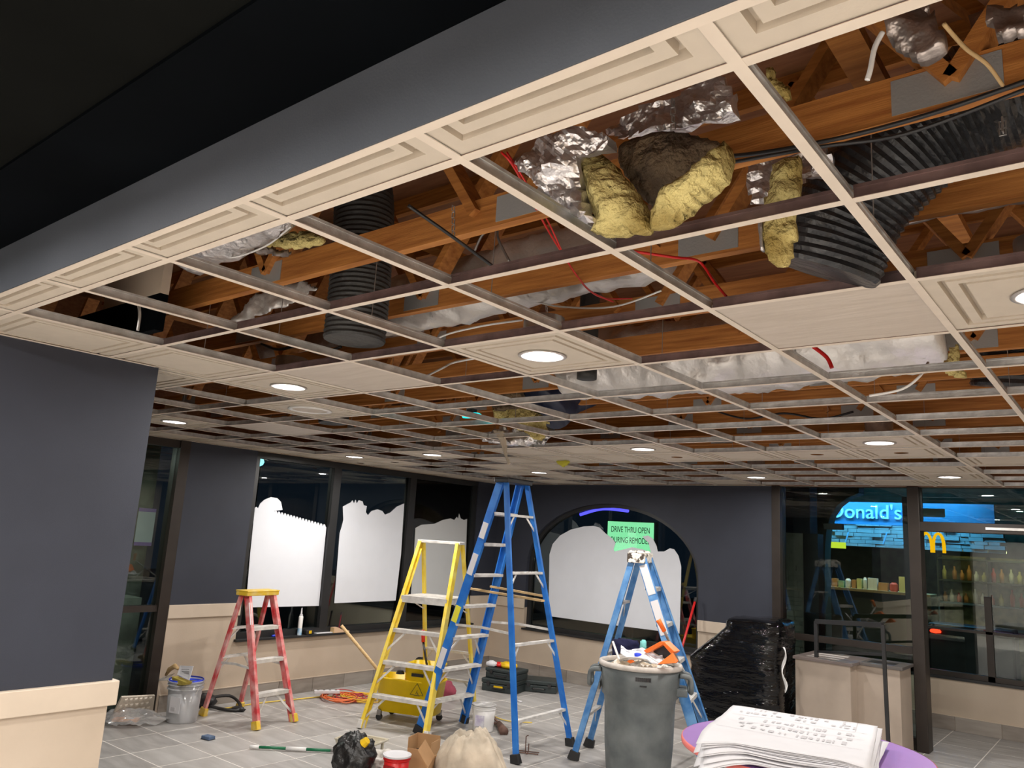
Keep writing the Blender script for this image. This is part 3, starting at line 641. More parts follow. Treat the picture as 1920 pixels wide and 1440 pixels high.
sheet('hanging_strip', 'white torn strip with a yellow tip hanging below the grid by the blue ladder', [(922, 806), (946, 806), (950, 826), (952, 850), (958, 872), (951, 873), (944, 850), (936, 828)], YR(round((at_z(938, 816, CH).y/T-1.797)/1.004))+0.004, 0.012, 'canvas', amp=0.006, seed=19, step=0.01, edge=0.02, cat='strip')
sheet('foam_scrap', 'small yellow foam scrap stuck under the far tiles', [(1042, 864), (1058, 862), (1070, 864), (1066, 872), (1056, 877), (1046, 871)], at_z(1056, 863, CH).y, 0.03, mat('yellow_foam', (0.55, 0.52, 0.05), 0.8), amp=0.006, seed=20, step=0.01, edge=0.02, cat='foam')
# white board fixed above the border at the left and a dark return beside it
MB().box(-3.95, -3.38, 1.60, 1.64, CH+0.21, CH+0.40).build('x', 'cap').name = 'plaster_board'
bpy.data.objects['plaster_board']['kind'] = 'structure'
MB().box(-4.85, -3.38, 1.60, 1.64, CH+0.04, CH+0.21).build('dark_return_panel', 'black')['kind'] = 'structure'
# cyan mark light seen on the grid
t = tag(empty('cyan_indicator', at_z(884, 778, CH+0.05)), 'glowing cyan indicator lamp clipped on a rail above the yellow ladder', 'indicator')
MB().lathe([(0.0, -0.02), (0.06, -0.018), (0.07, 0), (0.05, 0.012), (0.0, 0.014)], 16, sx=1.3, sy=0.5).build('lens', emis('cyan_glow', (0.02, 0.85, 0.9), 1.4), t, smooth=True)
MB().box(-0.03, 0.03, -0.02, 0.02, 0.012, 0.04).build('base', 'blk', t)
# cables
def cable(label, pts, r, mt, cat='cable', name='cable'):
    return tag(MB().tube(smoothpts(pts, 8), r, 6).build(name, mt, smooth=True), label, cat)
pz = lambda u, v, y: at_y(u, v, y)
cable('pair of black cables along the orange truss timber at the right', [pz(1180, 300, 1.84), pz(1380, 292, 1.84), pz(1560, 262, 1.84), pz(1740, 215, 1.84), pz(1930, 150, 1.84)], 0.006, 'blk')
cable('second black cable drooping below the first at the right', [pz(1370, 305, 1.82), pz(1540, 275, 1.82), pz(1700, 250, 1.82), pz(1930, 165, 1.82)], 0.005, 'blk')
cable('pale grey cable looping at the top edge of the ceiling opening', [pz(1655, 60, 1.35), pz(1640, 90, 1.35), pz(1632, 130, 1.35), pz(1626, 150, 1.35)], 0.005, 'whtp')
cable('twisted cable hanging from the timber at the top right', [pz(1770, 45, 1.4), pz(1810, 90, 1.5), pz(1850, 120, 1.6), pz(1880, 160, 1.7)], 0.004, 'kraft')
cable('red wire drooping left of the yellow batt', [pz(940, 285, 1.5), pz(965, 315, 1.55), pz(1010, 400, 1.9), pz(1045, 460, 2.2), pz(1100, 540, 2.6), pz(1150, 566, 2.8)], 0.004, 'redp')
cable('thin red wire running parallel to the drooping red wire', [pz(950, 285, 1.52), pz(985, 340, 1.6), pz(1030, 420, 2.0), pz(1070, 500, 2.3), pz(1120, 555, 2.7), pz(1185, 560, 2.9)], 0.003, 'redp')
cable('red wire crossing the bay over the smooth panel', [pz(1180, 470, 2.2), pz(1260, 482, 2.3), pz(1310, 490, 2.4), pz(1340, 530, 2.4), pz(1362, 556, 2.4)], 0.005, 'redp')
cable('red wire dangling behind the smooth panel', [pz(1525, 650, 3.6), pz(1550, 670, 3.6), pz(1560, 690, 3.6)], 0.01, 'redp')
cable('white cable looping in the far right bay', [pz(1740, 680, 3.7), pz(1725, 705, 3.6), pz(1690, 730, 3.6), pz(1630, 742, 3.6)], 0.006, 'whtp')
cable('thin white cable sagging across the middle bays', [pz(880, 585, 2.8), pz(960, 560, 2.8), pz(1050, 575, 2.8), pz(1150, 575, 2.8), pz(1240, 545, 2.8)], 0.004, 'whtp')
cable('grey cable over the third bay from the left', [pz(780, 660, 2.7), pz(830, 630, 2.8), pz(900, 612, 2.8), pz(980, 600, 2.9)], 0.005, 'whtp')
cable('thick black rod slanting down from the duct to the rail', [pz(765, 385, 1.6), pz(850, 445, 1.75), pz(925, 500, 1.95)], 0.006, 'blk')
cable('pair of pale loops above the border tile at the left', [pz(400, 478, 1.6), pz(440, 482, 1.6), pz(500, 460, 1.65), pz(545, 425, 1.6)], 0.004, 'whtp')
cable('grey looped hose behind the centre rails', [pz(890, 470, 2.475), pz(905, 440, 2.475), pz(930, 425, 2.475), pz(935, 450, 2.475), pz(955, 490, 2.475)], 0.006, 'steel')
cable('dark wires bunched over the left far bay', [pz(490, 645, 2.48), pz(520, 655, 2.46), pz(560, 650, 2.48), pz(600, 662, 2.46), pz(640, 650, 2.48)], 0.008, 'blk')
cable('white cable across the bay beside the large recessed light', [pz(800, 705, 3.0), pz(830, 690, 3.0), pz(850, 680, 3.1), pz(890, 672, 3.1)], 0.006, 'whtp')
cable('black wire draped between far trusses right of centre', [pz(1340, 770, 6.0), pz(1400, 785, 6.0), pz(1470, 775, 6.0), pz(1540, 785, 6.0), pz(1600, 772, 6.0)], 0.008, 'blk')
cable('dark cable hanging behind the dark return panel at the left', [pz(258, 560, 1.32), pz(262, 590, 1.32), pz(258, 620, 1.32)], 0.006, 'steel')
for i, (u, v0, v1, y, lb) in enumerate(((850, 385, 445, 1.8, 'chain hanging from the roof left of centre'), (1262, 185, 245, 1.6, 'dark chain hanging in front of the foil panel'), (1025, 460, 600, 2.9, 'steel rod hanging at the centre of the ceiling'), (1880, 225, 250, 1.9, 'short chain at the right edge near the duct'))):
    a = pz(u, v0, y); b = pz(u, v1, y); mb = MB(); n = max(4, int((a-b).length/0.022))
    for k in range(n):
        c = a+(b-a)*((k+0.5)/n); dx = 0.006 if k % 2 else 0.0; dy = 0.0 if k % 2 else 0.006
        mb.tube([c+V(dx, dy, 0.009), c+V(dx, dy, -0.009), c+V(-dx, -dy, -0.009), c+V(-dx, -dy, 0.009)], 0.0022, 5, closed=True)
    tag(mb.build('hanging_chain', 'steel'), lb, 'chain')
# ================================================================== WINDOW FILM
def film(name, label, pts, plane, mt):
    if plane == 'x': pl = [(at_x(u, v, XL-0.06).y, at_x(u, v, XL-0.06).z) for u, v in pts]; mb = MB(); mb.prism(pl, 0, XL-0.064, XL-0.061)
    else: pl = [(at_y(u, v, YA+0.09).x, at_y(u, v, YA+0.09).z) for u, v in pts]; mb = MB(); mb.prism(pl, 1, YA+0.092, YA+0.095)
    return tag(mb.build(name, mt), label, 'window film')
f1 = [(478, 952), (481, 950), (484, 953), (488, 944), (496, 937), (508, 932), (520, 934), (527, 941), (530, 956), (514, 958)]
n = 17
for k in range(n):
    u = 516+(612-516)*k/n; v = 959+(986-959)*k/n; du = (612-516)/n; dv = (986-959)/n
    f1 += [(u, v), (u+du*0.25, v-2.2+dv*.25), (u+du*0.6, v-1.2+dv*.6), (u+du*0.85, v+3.4+dv*.85)]
f1 += [(612, 988), (598, 1136), (461, 1139), (469, 1040)]
film('window_film', 'white film on the first window, scalloped sloping top edge with a round dome', f1, 'x', 'film')
f2 = [(643, 950), (650, 946), (658, 942), (661, 938), (664, 944), (667, 937), (669, 944), (673, 938), (680, 940), (682, 947), (688, 949), (686, 960), (690, 966), (697, 958), (708, 955), (717, 958), (722, 965), (732, 961), (744, 950), (758, 944), (752, 1040), (742, 1126), (627, 1131), (637, 1000), (640, 990), (644, 975)]
film('window_film', 'white film on the second window with a lumpy cut-out top edge', f2, 'x', 'film')
f3 = [(779, 990), (790, 984), (815, 982), (830, 975), (845, 972), (852, 975), (857, 969), (859, 973), (861, 963), (864, 972), (870, 975), (876, 973), (873, 1060), (866, 1122), (770, 1121), (775, 1060)]
film('window_film', 'greyer film on the third window behind the yellow ladder', f3, 'x', 'filmg')
f4 = [(1029, 1110), (1030, 1040), (1036, 1020), (1050, 1004), (1070, 993), (1095, 987), (1112, 986), (1124, 989), (1135, 1000), (1148, 1010), (1154, 1018), (1150, 1030), (1152, 1034), (1170, 1030), (1185, 1026), (1205, 1030), (1220, 1036), (1216, 1018), (1204, 1006), (1215, 1004), (1224, 1010), (1231, 1024), (1233, 1034), (1245, 1034), (1256, 1028), (1264, 1030), (1272, 1042), (1277, 1062), (1276, 1120), (1274, 1188), (1150, 1172), (1028, 1155)]
film('window_film', 'large pale film inside the arched window with a stepped top edge', f4, 'y', 'film')
# ================================================================== OUTSIDE
g = MB().box(-30, XL-0.2, -10, 30, -0.25, -0.12).build('ground_outside', 'asph'); g['kind'] = 'structure'
g = MB().box(XL-0.2, 14, 10.82, 30, -0.25, -0.12).build('ground_outside', 'asph'); g['kind'] = 'structure'
# drive-through letter board
def board():
    c = at_y(1181, 1006, 12.6); W = 0.93; Hh = 0.62
    t = tag(empty('letter_board', (c.x, 12.6, c.z), 0.04), 'lit green letter board outside the arched window', 'sign')
    MB().box(-W/2, W/2, 0, 0.12, -Hh/2+0.02, Hh/2-0.05).build('lit_face', emis('board_glow', (0.36, 1.0, 0.50), 1.15), t)
    MB().box(-W/2-0.03, W/2+0.03, 0.02, 0.14, -Hh/2-0.01, Hh/2-0.03).build('case', 'blk', t)
    dk = mat('board_letters', (0.01, 0.04, 0.02), 0.6)
    for i, s in enumerate(('DRIVE THRU OPEN', 'DURING REMODEL')):
        text(s, 'letters', 0.15, dk, (-0.39, -0.006, 0.07-0.19*i), (PI/2, 0, 0), t, 0.002, sx=0.62, align='LEFT')
    MB().box(-0.05, 0.05, 0.03, 0.13, -3.2, -Hh/2).build('post', 'blk', t)
board()
# glowing violet tube standing in for a reflection in the arch window
tb = at_y(1088, 965, 9.43); te = at_y(1178, 958, 9.43); tm = at_y(1130, 954, 9.43)
tag(MB().tube(smoothpts([tb, tm, te], 8), 0.022, 10).build('blue_reflection', [emis('violet_reflection', (0.10, 0.08, 1.0), 2.4)], smooth=True), 'curved blue-violet glow imitating a reflection at the top of the arched window', 'light')
# restaurant wing seen through the storefront
wing = sroot('wall_opposite')
YW = 13.0
olive = mat('olive_wall', (0.045, 0.050, 0.030), 0.8, var=0.1)
ax0 = at_y(1545, 1010, YW).x; arcw = [(at_y(u, v, YW).x, at_y(u, v, YW).z) for u, v in ((1548, 1060), (1549, 1020), (1552, 990), (1560, 965), (1572, 948), (1590, 934), (1612, 925))]
arco = [(at_y(u, v, YW).x, at_y(u, v, YW).z) for u, v in ((1524, 1060), (1524, 1020), (1528, 990), (1540, 955), (1556, 935), (1580, 918), (1612, 908))]
mb = MB(); zt = 4.2
for k in range(len(arcw)-1): mb.prism([arcw[k], arcw[k+1], arco[k+1], arco[k]], 1, YW-0.05, YW+0.25)
mb.prism([(arco[0][0], -0.1), (arcw[0][0], -0.1), arcw[0], arco[0]], 1, YW-0.05, YW+0.25); mb.build('arch_frame', olive, wing)
mb = MB()
for k in range(len(arco)-1): mb.prism([arco[k], arco[k+1], (arco[k+1][0], zt), (arco[k][0], zt)], 1, YW, YW+0.2)
mb.prism([(-6.0, -0.1), (arco[0][0], -0.1), (arco[0][0], zt), (-6.0, zt)], 1, YW, YW+0.2)
mb.prism([(arco[-1][0], arco[-1][1]), (3.5, arco[-1][1]+0.15), (3.5, zt), (arco[-1][0], zt)], 1, YW, YW+0.2)
mb.build('outer_face', mat('dark_slate_wall', (0.02, 0.022, 0.026), 0.6, var=0.2), wing)
MB().box(-6.0, 6.0, 16.4, 16.6, -0.1, 4.2).build('far_interior_wall', mat('dim_green_wall', (0.06, 0.075, 0.05), 0.8, var=0.3), wing)
YS = 14.2
a = at_y(1530, 945, YS); b = at_y(1712, 1000, YS); zs0 = at_y(1640, 984, YS).z; zs1 = at_y(1640, 942, YS).z
sg = tag(empty('lettered_sign', (a.x, YS, 0)), 'blue-lit sign band with pale raised letters seen through the storefront', 'sign')
sb = mat('blue_sign_band', (0.05, 0.22, 0.42), 0.5)
MB().box(-0.3, 2.7, 0, 0.1, zs0, zs1).build('band', sb, sg)
tl = text("McDonald's", 'letters', 0.335, mat('pale_sign_letter', (0.55, 0.80, 0.92), 0.5), (0.62, -0.03, zs0+0.10), (PI/2, 0, 0), sg, 0.03, sx=0.98)
# lit ledge-stone band below the sign, its courses as pieces
ls = sroot('wall_stone_band'); z0 = at_y(1640, 1026, YS).z; z1 = zs0; z = z0; k = 0
st = mat('ledge_stone', (0.34, 0.36, 0.36), 0.8, var=0.15, vscale=5)
while z < z1-0.02:
    h = random.choice((0.05, 0.065)); x = a.x-0.2
    while x < a.x+2.6:
        L = random.uniform(0.12, 0.3)
        if k < 130: MB().box(x+0.004, x+L-0.004, YS+0.02-random.uniform(0, 0.05), YS+0.12, z+0.003, min(z+h, z1)-0.003).build('stone_block', st, ls); k += 1
        x += L
    z += h
for u in (1588, 1660, 1698):
    p = at_y(u, 1020, YS-0.15); q = at_y(u-5, 1000, YS-0.15)
    tag(MB().bar(at_y(u-4, 1020, YS-0.15), at_y(u+3, 998, YS-0.15), 0.02, 0.02).build('sign_strut', mat('strut%d' % u, (0.3, 0.6, 0.9), 0.4)), 'slanting pale strut below the sign, %s' % {1588: 'leftmost one', 1660: 'middle one', 1698: 'beside the dark door post'}[u], 'strut')
area('sign_wash', (a.x+1.2, YS-0.5, zs1+0.15), (math.radians(35), 0, 0), 2.6, 60, (0.12, 0.55, 1.0), 'RECTANGLE', 0.1)
p = at_y(1567, 1022, YS-0.2)
tag(MB().box(p.x-0.16, p.x+0.16, YS-0.25, YS-0.18, p.z-0.05, p.z+0.05).build('yellow_light_panel', emis('yellow_glow', (0.75, 0.9, 0.05), 1.1)), 'small glowing yellow panel left under the lit stone band', 'light')
# counter shelf with small goods
p0 = at_y(1550, 1093, YS-0.4); p1 = at_y(1720, 1107, YS-0.4)
sh = tag(empty('counter_shelf', (0, 0, 0)), 'long lit shelf beyond the storefront carrying small red and yellow goods', 'shelf')
MB().box(p0.x-0.1, p1.x+0.2, YS-0.5, YS, p0.z-0.09, p0.z-0.05).build('board', 'kraft', sh)
MB().box(p0.x-0.1, p1.x+0.2, YS-0.48, YS-0.02, 0.0, p0.z-0.09).build('body', olive, sh)
gm = [mat('goods%d' % i, c, 0.6) for i, c in enumerate(((0.6, 0.08, 0.04), (0.65, 0.55, 0.2), (0.75, 0.7, 0.6), (0.55, 0.25, 0.08), (0.3, 0.4, 0.15)))]
x = p0.x; k = 0; cn = ('red', 'yellow', 'cream', 'brown', 'green')
while x < p1.x+0.1:
    wd = random.uniform(0.05, 0.14); hh = random.uniform(0.07, 0.24); ci = random.choice((0, 0, 1, 2, 3, 1, 4))
    mb = MB(); mb.lathe([(wd*0.42, 0), (wd*0.5, hh*0.2), (wd*0.48, hh*0.8), (wd*0.3, hh*0.92), (wd*0.28, hh)], 10, cap0=True, cap1=True) if k % 3 == 0 else mb.box(-wd/2, wd/2, -0.05, 0.05, 0, hh)
    o = mb.build('goods_package', gm[ci]); o.location = (x+wd/2, YS-0.38, p0.z-0.05); tag(o, 'small %s package on the lit shelf beyond the storefront' % cn[ci], 'package', '%s packages on the lit shelf' % cn[ci])
    x += wd+0.02; k += 1
area('shelf_wash', ((p0.x+p1.x)/2, YS-0.6, p0.z+0.55), (math.radians(15), 0, 0), 2.0, 7, (1.0, 0.85, 0.45), 'RECTANGLE', 0.1)
# shelves glowing at the right
def unit():
    c = at_y(1850, 1085, 14.6); t = tag(empty('lit_shelf_unit', (c.x, 14.6, 0)), 'dim glowing shelf unit with bottles beyond the right-hand glass', 'shelf')
    for z in (0.9, 1.25, 1.6, 1.95): MB().box(-0.7, 0.7, 0, 0.35, z-0.015, z+0.015).build('shelf_board', olive, t)
    for x in (-0.7, 0.0, 0.68): MB().box(x, x+0.02, 0, 0.35, 0.1, 2.0).build('upright', olive, t)
    MB().box(-0.7, 0.7, 0.35, 0.37, 0.1, 2.0).build('back_panel', mat('warm_back_panel', (0.30, 0.26, 0.12), 0.7, var=0.3, vscale=9), t)
    k = 0
    for z in (1.265, 1.615):
        x = -0.62
        while x < 0.6:
            cc = random.choice((0, 1, 2, 3)); hh = random.uniform(0.14, 0.26)
            o = MB().lathe([(0.03, 0), (0.035, hh*0.6), (0.014, hh*0.8), (0.014, hh)], 10, cap0=True, cap1=True).build('shelf_bottle', gm[cc], smooth=True); o.location = (c.x+x, 14.75, z)
            tag(o, 'small %s bottle on the dim shelf unit beyond the right glass' % cn[cc], 'bottle', '%s bottles on the dim shelf unit' % cn[cc]); x += random.uniform(0.09, 0.16)
    area('unit_wash', (c.x, 14.3, 2.1), (math.radians(15), 0, 0), 1.2, 6, (0.95, 0.9, 0.4), 'RECTANGLE', 0.1)
unit()
# yellow arches decal on the vestibule glass
def arches():
    c = at_y(1748, 1018, YV+0.05); t = tag(empty('yellow_arches_decal', (c.x, YV+0.055, c.z-0.115)), 'yellow double-arch letter decal on the glass right of the dark post', 'decal')
    ym = emis('arches_yellow', (0.95, 0.52, 0.005), 0.85)
    for s in (-1, 1):
        mb = MB(); N = 18; o = []; i = []
        for k in range(N+1):
            th = PI*k/N; o.append((s*0.068-0.076*math.cos(th), 0.245*math.sin(th)**0.62)); i.append((s*0.066-0.040*math.cos(th) + (0), max(0.0, 0.212*math.sin(th)**0.62-0.0)))
        for k in range(N): mb.prism([o[k], o[k+1], i[k+1], i[k]], 1, -0.004, 0.004)
        mb.build('arch', ym, t)
arches()
# red tail light outside, blue pole, small lamp
p = at_y(1754, 1183, 12.2); t = tag(empty('tail_light', p), 'glowing red tail light outside behind the right-hand glass', 'light')
MB().lathe([(0.0, -0.03), (0.045, -0.02), (0.05, 0.0), (0.04, 0.02), (0, 0.03)], 12, sx=1.4).build('lens', emis('tail_red', (1.0, 0.03, 0.01), 5.0), t, smooth=True)
MB().box(-0.1, 0.9, 0.03, 0.5, -p.z-0.12+0.1, 0.10).build('bumper', 'blk', t, bev=0.03)
p = at_y(1462, 945, 11.2); t = tag(empty('wall_lamp', p), 'small yellow wall lamp seen high behind the left edge of the storefront', 'light')
MB().lathe([(0.0, 0.04), (0.035, 0.03), (0.05, -0.04), (0.0, -0.03)], 12).build('lens', emis('wall_lamp_glow', (1.0, 0.8, 0.15), 3), t, smooth=True)
MB().box(-0.02, 0.02, 0.03, 0.12, -0.02, 0.05).build('bracket', 'blk', t)
l = area('wall_lamp_source', (p.x, p.y-0.05, p.z-0.06), (0, 0, 0), 0.08, 1.5, (1.0, 0.8, 0.4))
# pale posters outside the left door and the storefront
p = at_x(270, 985, -8.6)
for nm, lab, q, hw_, hh_ in (('paper_notice', 'white notice with purple borders behind the left glass door', at_x(272, 988, -8.9), 0.10, 0.19),):
    t = tag(empty(nm, q), lab, 'notice')
    MB().box(-0.005, 0.005, -hw_, hw_, -hh_, hh_).build('sheet', 'wht', t)
    for s in (-1, 1): MB().box(-0.007, 0.007, -hw_, hw_, s*hh_-0.02, s*hh_+0.02).build('border_band', 'purple', t)
lw = sroot('wall_outside_left')
MB().box(-9.2, -9.0, 0.0, 4.55, -0.12, 3.6).build('outer_panel', mat('mottled_grey_green', (0.14, 0.15, 0.12), 0.8, var=0.5, vscale=3), lw)
MB().box(-8.9, -8.55, 4.0, 4.35, -0.12, 1.0).build('pale_pier', 'stone', lw)
area('left_yard_light', (-8.3, 3.4, 2.55), (0, math.radians(-15), 0), 0.3, 9, (0.85, 0.95, 0.85))
p = at_y(1745, 962, YS-0.6); tag(MB().box(p.x-0.2, p.x+0.2, YS-0.62, YS-0.6, p.z-0.06, p.z+0.07).build('pale_panel', mat('pale_panel_m', (0.55, 0.75, 0.75), 0.6)), 'pale blank panel right of the sign beyond the storefront', 'panel')
# street lamp with cyan glow seen beyond the first window and parking-lot light group beyond the third
p = at_x(486, 866, -12.5); t = tag(empty('street_lamp', (p.x, p.y, -0.12)), 'street lamp with a round cyan-white glow beyond the first window', 'street lamp')
MB().lathe([(0.0, -0.09), (0.07, -0.05), (0.09, 0), (0.07, 0.05), (0, 0.09)], 20, c=(0, 0, p.z+0.12)).build('globe', emis('cyan_white', (0.25, 0.85, 1.0), 3.0), t, smooth=True)
MB().tube([(0, 0, 0), (0, 0, p.z+0.03)], 0.04, 8).build('pole', 'blk', t)
cz = at_x(820, 945, -14)
t = tag(empty('parking_light', (cz.x, cz.y, -0.12)), 'cluster of cyan parking lights under a canopy beyond the third window', 'street lamp')
MB().tube([(0, 0, 0), (0, 0, cz.z+0.1)], 0.05, 8).build('pole', 'blk', t)
for k, (dy, dz, s) in enumerate(((0, 0, 1), (0.35, -0.08, 0.8), (0.75, -0.16, 0.5), (-0.4, 0.05, 0.4), (1.5, 0.12, 0.3))):
    MB().box(-0.02, 0.05, dy-0.16*s, dy+0.16*s, cz.z+0.12+dz-0.018, cz.z+0.12+dz+0.018).build('lamp_head', emis('lot_cyan%d' % k, (0.35, 0.95, 0.95), 1.6), t)
MB().box(-0.06, 0.08, -0.6, 1.7, cz.z+0.30, cz.z+0.36).build('canopy', mat('canopy_teal', (0.05, 0.12, 0.12), 0.6), t)
# ================================================================== LADDERS
def ladder(label, loc, rz, H, wb, wt, spread, steps, rail, top, foot, sd=0.09, rear_rungs=(), rear_wb=None, platform=None, top_tray=None, group='step ladders', stepmat='alu', rw=0.075, stickers=(), low_brace=True):
    t = empty('step_ladder', loc, rz); tag(t, label, 'ladder', group)
    sf, sr = -spread*0.58, spread*0.42; rb = rear_wb or wb*0.95; yt = 0.035; ht = H-0.03
    def fr(s, z): k = z/ht; return Vector((s*(wb/2+(wt/2-wb/2)*k), sf+(-yt-sf)*k, z))
    def rr(s, z): k = z/ht; return Vector((s*(rb/2+(wt/2-rb/2)*k), sr+(yt-sr)*k, z))
    for s in (-1, 1):
        o = MB(); a, b = fr(s, 0.0), fr(s, ht); o.bar(a, b, 0.012, rw, upv=(0, -1, 0.3))
        # channel lips
        for e in (-1, 1):
            d = (b-a).normalized(); n_ = Vector((1, 0, 0)).cross(d).normalized()*(rw/2-0.006)*e
            o.bar(a+n_-Vector((s*0.014, 0, 0)), b+n_-Vector((s*0.014, 0, 0)), 0.03, 0.010, upv=(0, -1, 0.3))
        o.build('front_rail', rail, t)
        o = MB(); a, b = rr(s, 0.0), rr(s, ht); o.bar(a, b, 0.026, rw*0.62, upv=(0, -1, 0.3)); o.build('rear_rail', rail, t)
        for f_, nm in ((fr(s, 0), 'front_foot'), (rr(s, 0), 'rear_foot')):
            d = Vector((0, 0.02 if f_.y < 0 else -0.02, 0))
            MB().bar(f_+Vector((0, 0, 0.0)), f_+d+Vector((0, 0, 0.075)), 0.05, rw+0.015, upv=(0, -1, 0), w2=0.042, d2=rw).build(nm, foot, t, bev=0.004)
    n = len(steps)
    for i, z in enumerate(steps):
        a, b = fr(-1, z), fr(1, z); st = MB(); xh = abs(a.x)-0.004
        y0 = a.y-0.035; st.box(-xh, xh, y0, y0+sd, z, z+0.006); st.box(-xh, xh, y0, y0+0.005, z-0.028, z); st.box(-xh, xh, y0+sd-0.005, y0+sd, z-0.02, z)
        for q in range(5): st.box(-xh, xh, y0+0.012+q*(sd-0.03)/4, y0+0.015+q*(sd-0.03)/4, z+0.006, z+0.008)
        st.build('step', stepmat, t)
        if i == 0 or (i < 3 and H > 1.5):
            for s in (-1, 1):
                p = fr(s, max(0.06, z-0.2)); p.x -= s*0.01; q = Vector((s*(xh-0.17), a.y, z-0.01)); MB().bar(p, q, 0.02, 0.006, upv=(0, 1, 0)).build('step_brace', 'alu', t)
    for z in rear_rungs:
        a, b = rr(-1, z), rr(1, z); mb = MB(); mb.bar(a, b, 0.045, 0.022, upv=(0, 0, 1)); mb.build('rear_rung', stepmat, t)
        for s in (-1, 1):
            q = rr(s, z); q2 = rr(s, max(0.03, z-0.14)); MB().bar(q-Vector((s*0.11, 0, 0)), q2, 0.018, 0.006, upv=(0, 1, 0)).build('rung_brace', 'alu', t)
    if not platform:
        zsp = H*0.42
        for s in (-1, 1):
            a, b = fr(s, zsp), rr(s, zsp); mid = (a+b)/2+Vector((0, 0, 0.015)); mb = MB(); mb.bar(a, mid, 0.006, 0.022); mb.bar(mid, b, 0.006, 0.022); mb.build('spreader', 'alu', t)
    else:
        a = fr(1, platform); b = rr(1, platform); xh = a.x-0.01
        mb = MB(); mb.box(-xh, xh, a.y-0.05, b.y+0.03, platform, platform+0.008); mb.box(-xh, xh, a.y-0.05, a.y-0.044, platform-0.06, platform); mb.box(-xh, -xh+0.005, a.y, b.y, platform-0.05, platform); mb.box(xh-0.005, xh, a.y, b.y, platform-0.05, platform)
        for q in range(9): mb.box(-xh, xh, a.y-0.03+q*0.045, a.y-0.026+q*0.045, platform+0.008, platform+0.011)
        mb.build('platform', 'alu', t)
        for s in (-1, 1): MB().bar((s*(xh-0.02), a.y+0.02, platform-0.01), rr(s, platform-0.16), 0.02, 0.006).build('platform_strut', 'alu', t)
    if top_tray == 'guard':
        mb = MB(); a, b = fr(-1, ht), fr(1, ht); mb.box(a.x-0.02, b.x+0.02, -0.06, 0.05, H-0.035, H-0.005); mb.build('top_guard', 'alu', t, bev=0.004)
    elif top_tray == 'wrap':
        mb = MB(); mb.box(-wt/2-0.05, wt/2+0.05, -0.08, 0.08, H-0.085, H); o = mb.build('top_cap', top, t, bev=0.008)
        for i in range(9):
            MB().lathe([(0.0, 0), (0.03, 0.004), (0.022, 0.02), (0, 0.026)], 7, c=(random.uniform(-wt/2, wt/2), random.uniform(-0.05, 0.05), H), sx=random.uniform(0.6, 1.4)).build('paint_crust', 'spat', t)
    else:
        mb = MB(); mb.box(-wt/2-0.035, wt/2+0.035, -0.085, 0.085, H-0.05, H-0.008)
        mb.box(-wt/2-0.04, wt/2+0.04, -0.09, 0.09, H-0.012, H); mb.build('top_cap', top, t, bev=0.006)
    for (s, z0, z1, side, mt) in stickers:
        a, b = (fr(s, z0), fr(s, z1)); off = Vector((0, -rw/2-0.0, 0)) if side == 'edge' else Vector((s*0.009, 0, 0))
        MB().bar(a+off, b+off, 0.004 if side != 'edge' else 0.03, rw*0.8 if side != 'edge' else 0.004, upv=(0, -1, 0.3)).build('sticker', mt, t)
    return t
M['sticky'] = mat('yellow_warning_label', (0.75, 0.70, 0.05), 0.5); M['rtop'] = M['ytop']
fsteps = lambda n, d=0.3: [d*(i+1) for i in range(n)]
ladder('tall blue step ladder reaching the ceiling, black top, in the middle of the room', (-4.83, 6.03, 0), math.radians(-88), 2.44, 0.68, 0.34, 1.23, fsteps(7, 0.3), 'blue', 'blk', 'rub', rear_rungs=(0.32, 0.93, 1.55, 2.08), rear_wb=0.86, rw=0.082,
       stickers=((1, 1.85, 2.0, 'f', 'wht'), (1, 1.5, 1.7, 'f', 'wht'), (1, 1.05, 1.2, 'f', 'sticky'), (1, 0.62, 0.80, 'f', 'wht')))
ladder('short red step ladder with a yellow top by the first window', (-7.0, 4.74, 0), math.radians(97), 1.21, 0.46, 0.33, 0.78, fsteps(3, 0.29), 'red', 'ytopd', 'ytopd', rear_rungs=(0.56, 0.84), rw=0.07, group=None, stickers=((-1, 0.9, 1.1, 'edge', 'wht'),))
ladder('yellow platform ladder with aluminium steps standing over the mop bucket', (-5.83, 6.11, 0), math.radians(15), 1.80, 0.72, 0.47, 1.15, fsteps(3, 0.3), 'yel', 'alu', 'alu', platform=1.22, top_tray='guard', rear_rungs=(0.35, 0.65), rear_wb=0.60, group=None)
ladder('scuffed blue step ladder with a paint-crusted top behind the grey bin', (-3.66, 6.50, 0), math.radians(107.5), 1.80, 0.58, 0.30, 1.18, fsteps(5, 0.3), 'blue2', 'spat', 'rub', rear_rungs=(0.38, 0.9, 1.35), rear_wb=0.50, top_tray='wrap', rw=0.085,
       stickers=((-1, 1.45, 1.70, 'f', 'wht'), (-1, 1.12, 1.40, 'f', 'wht')))
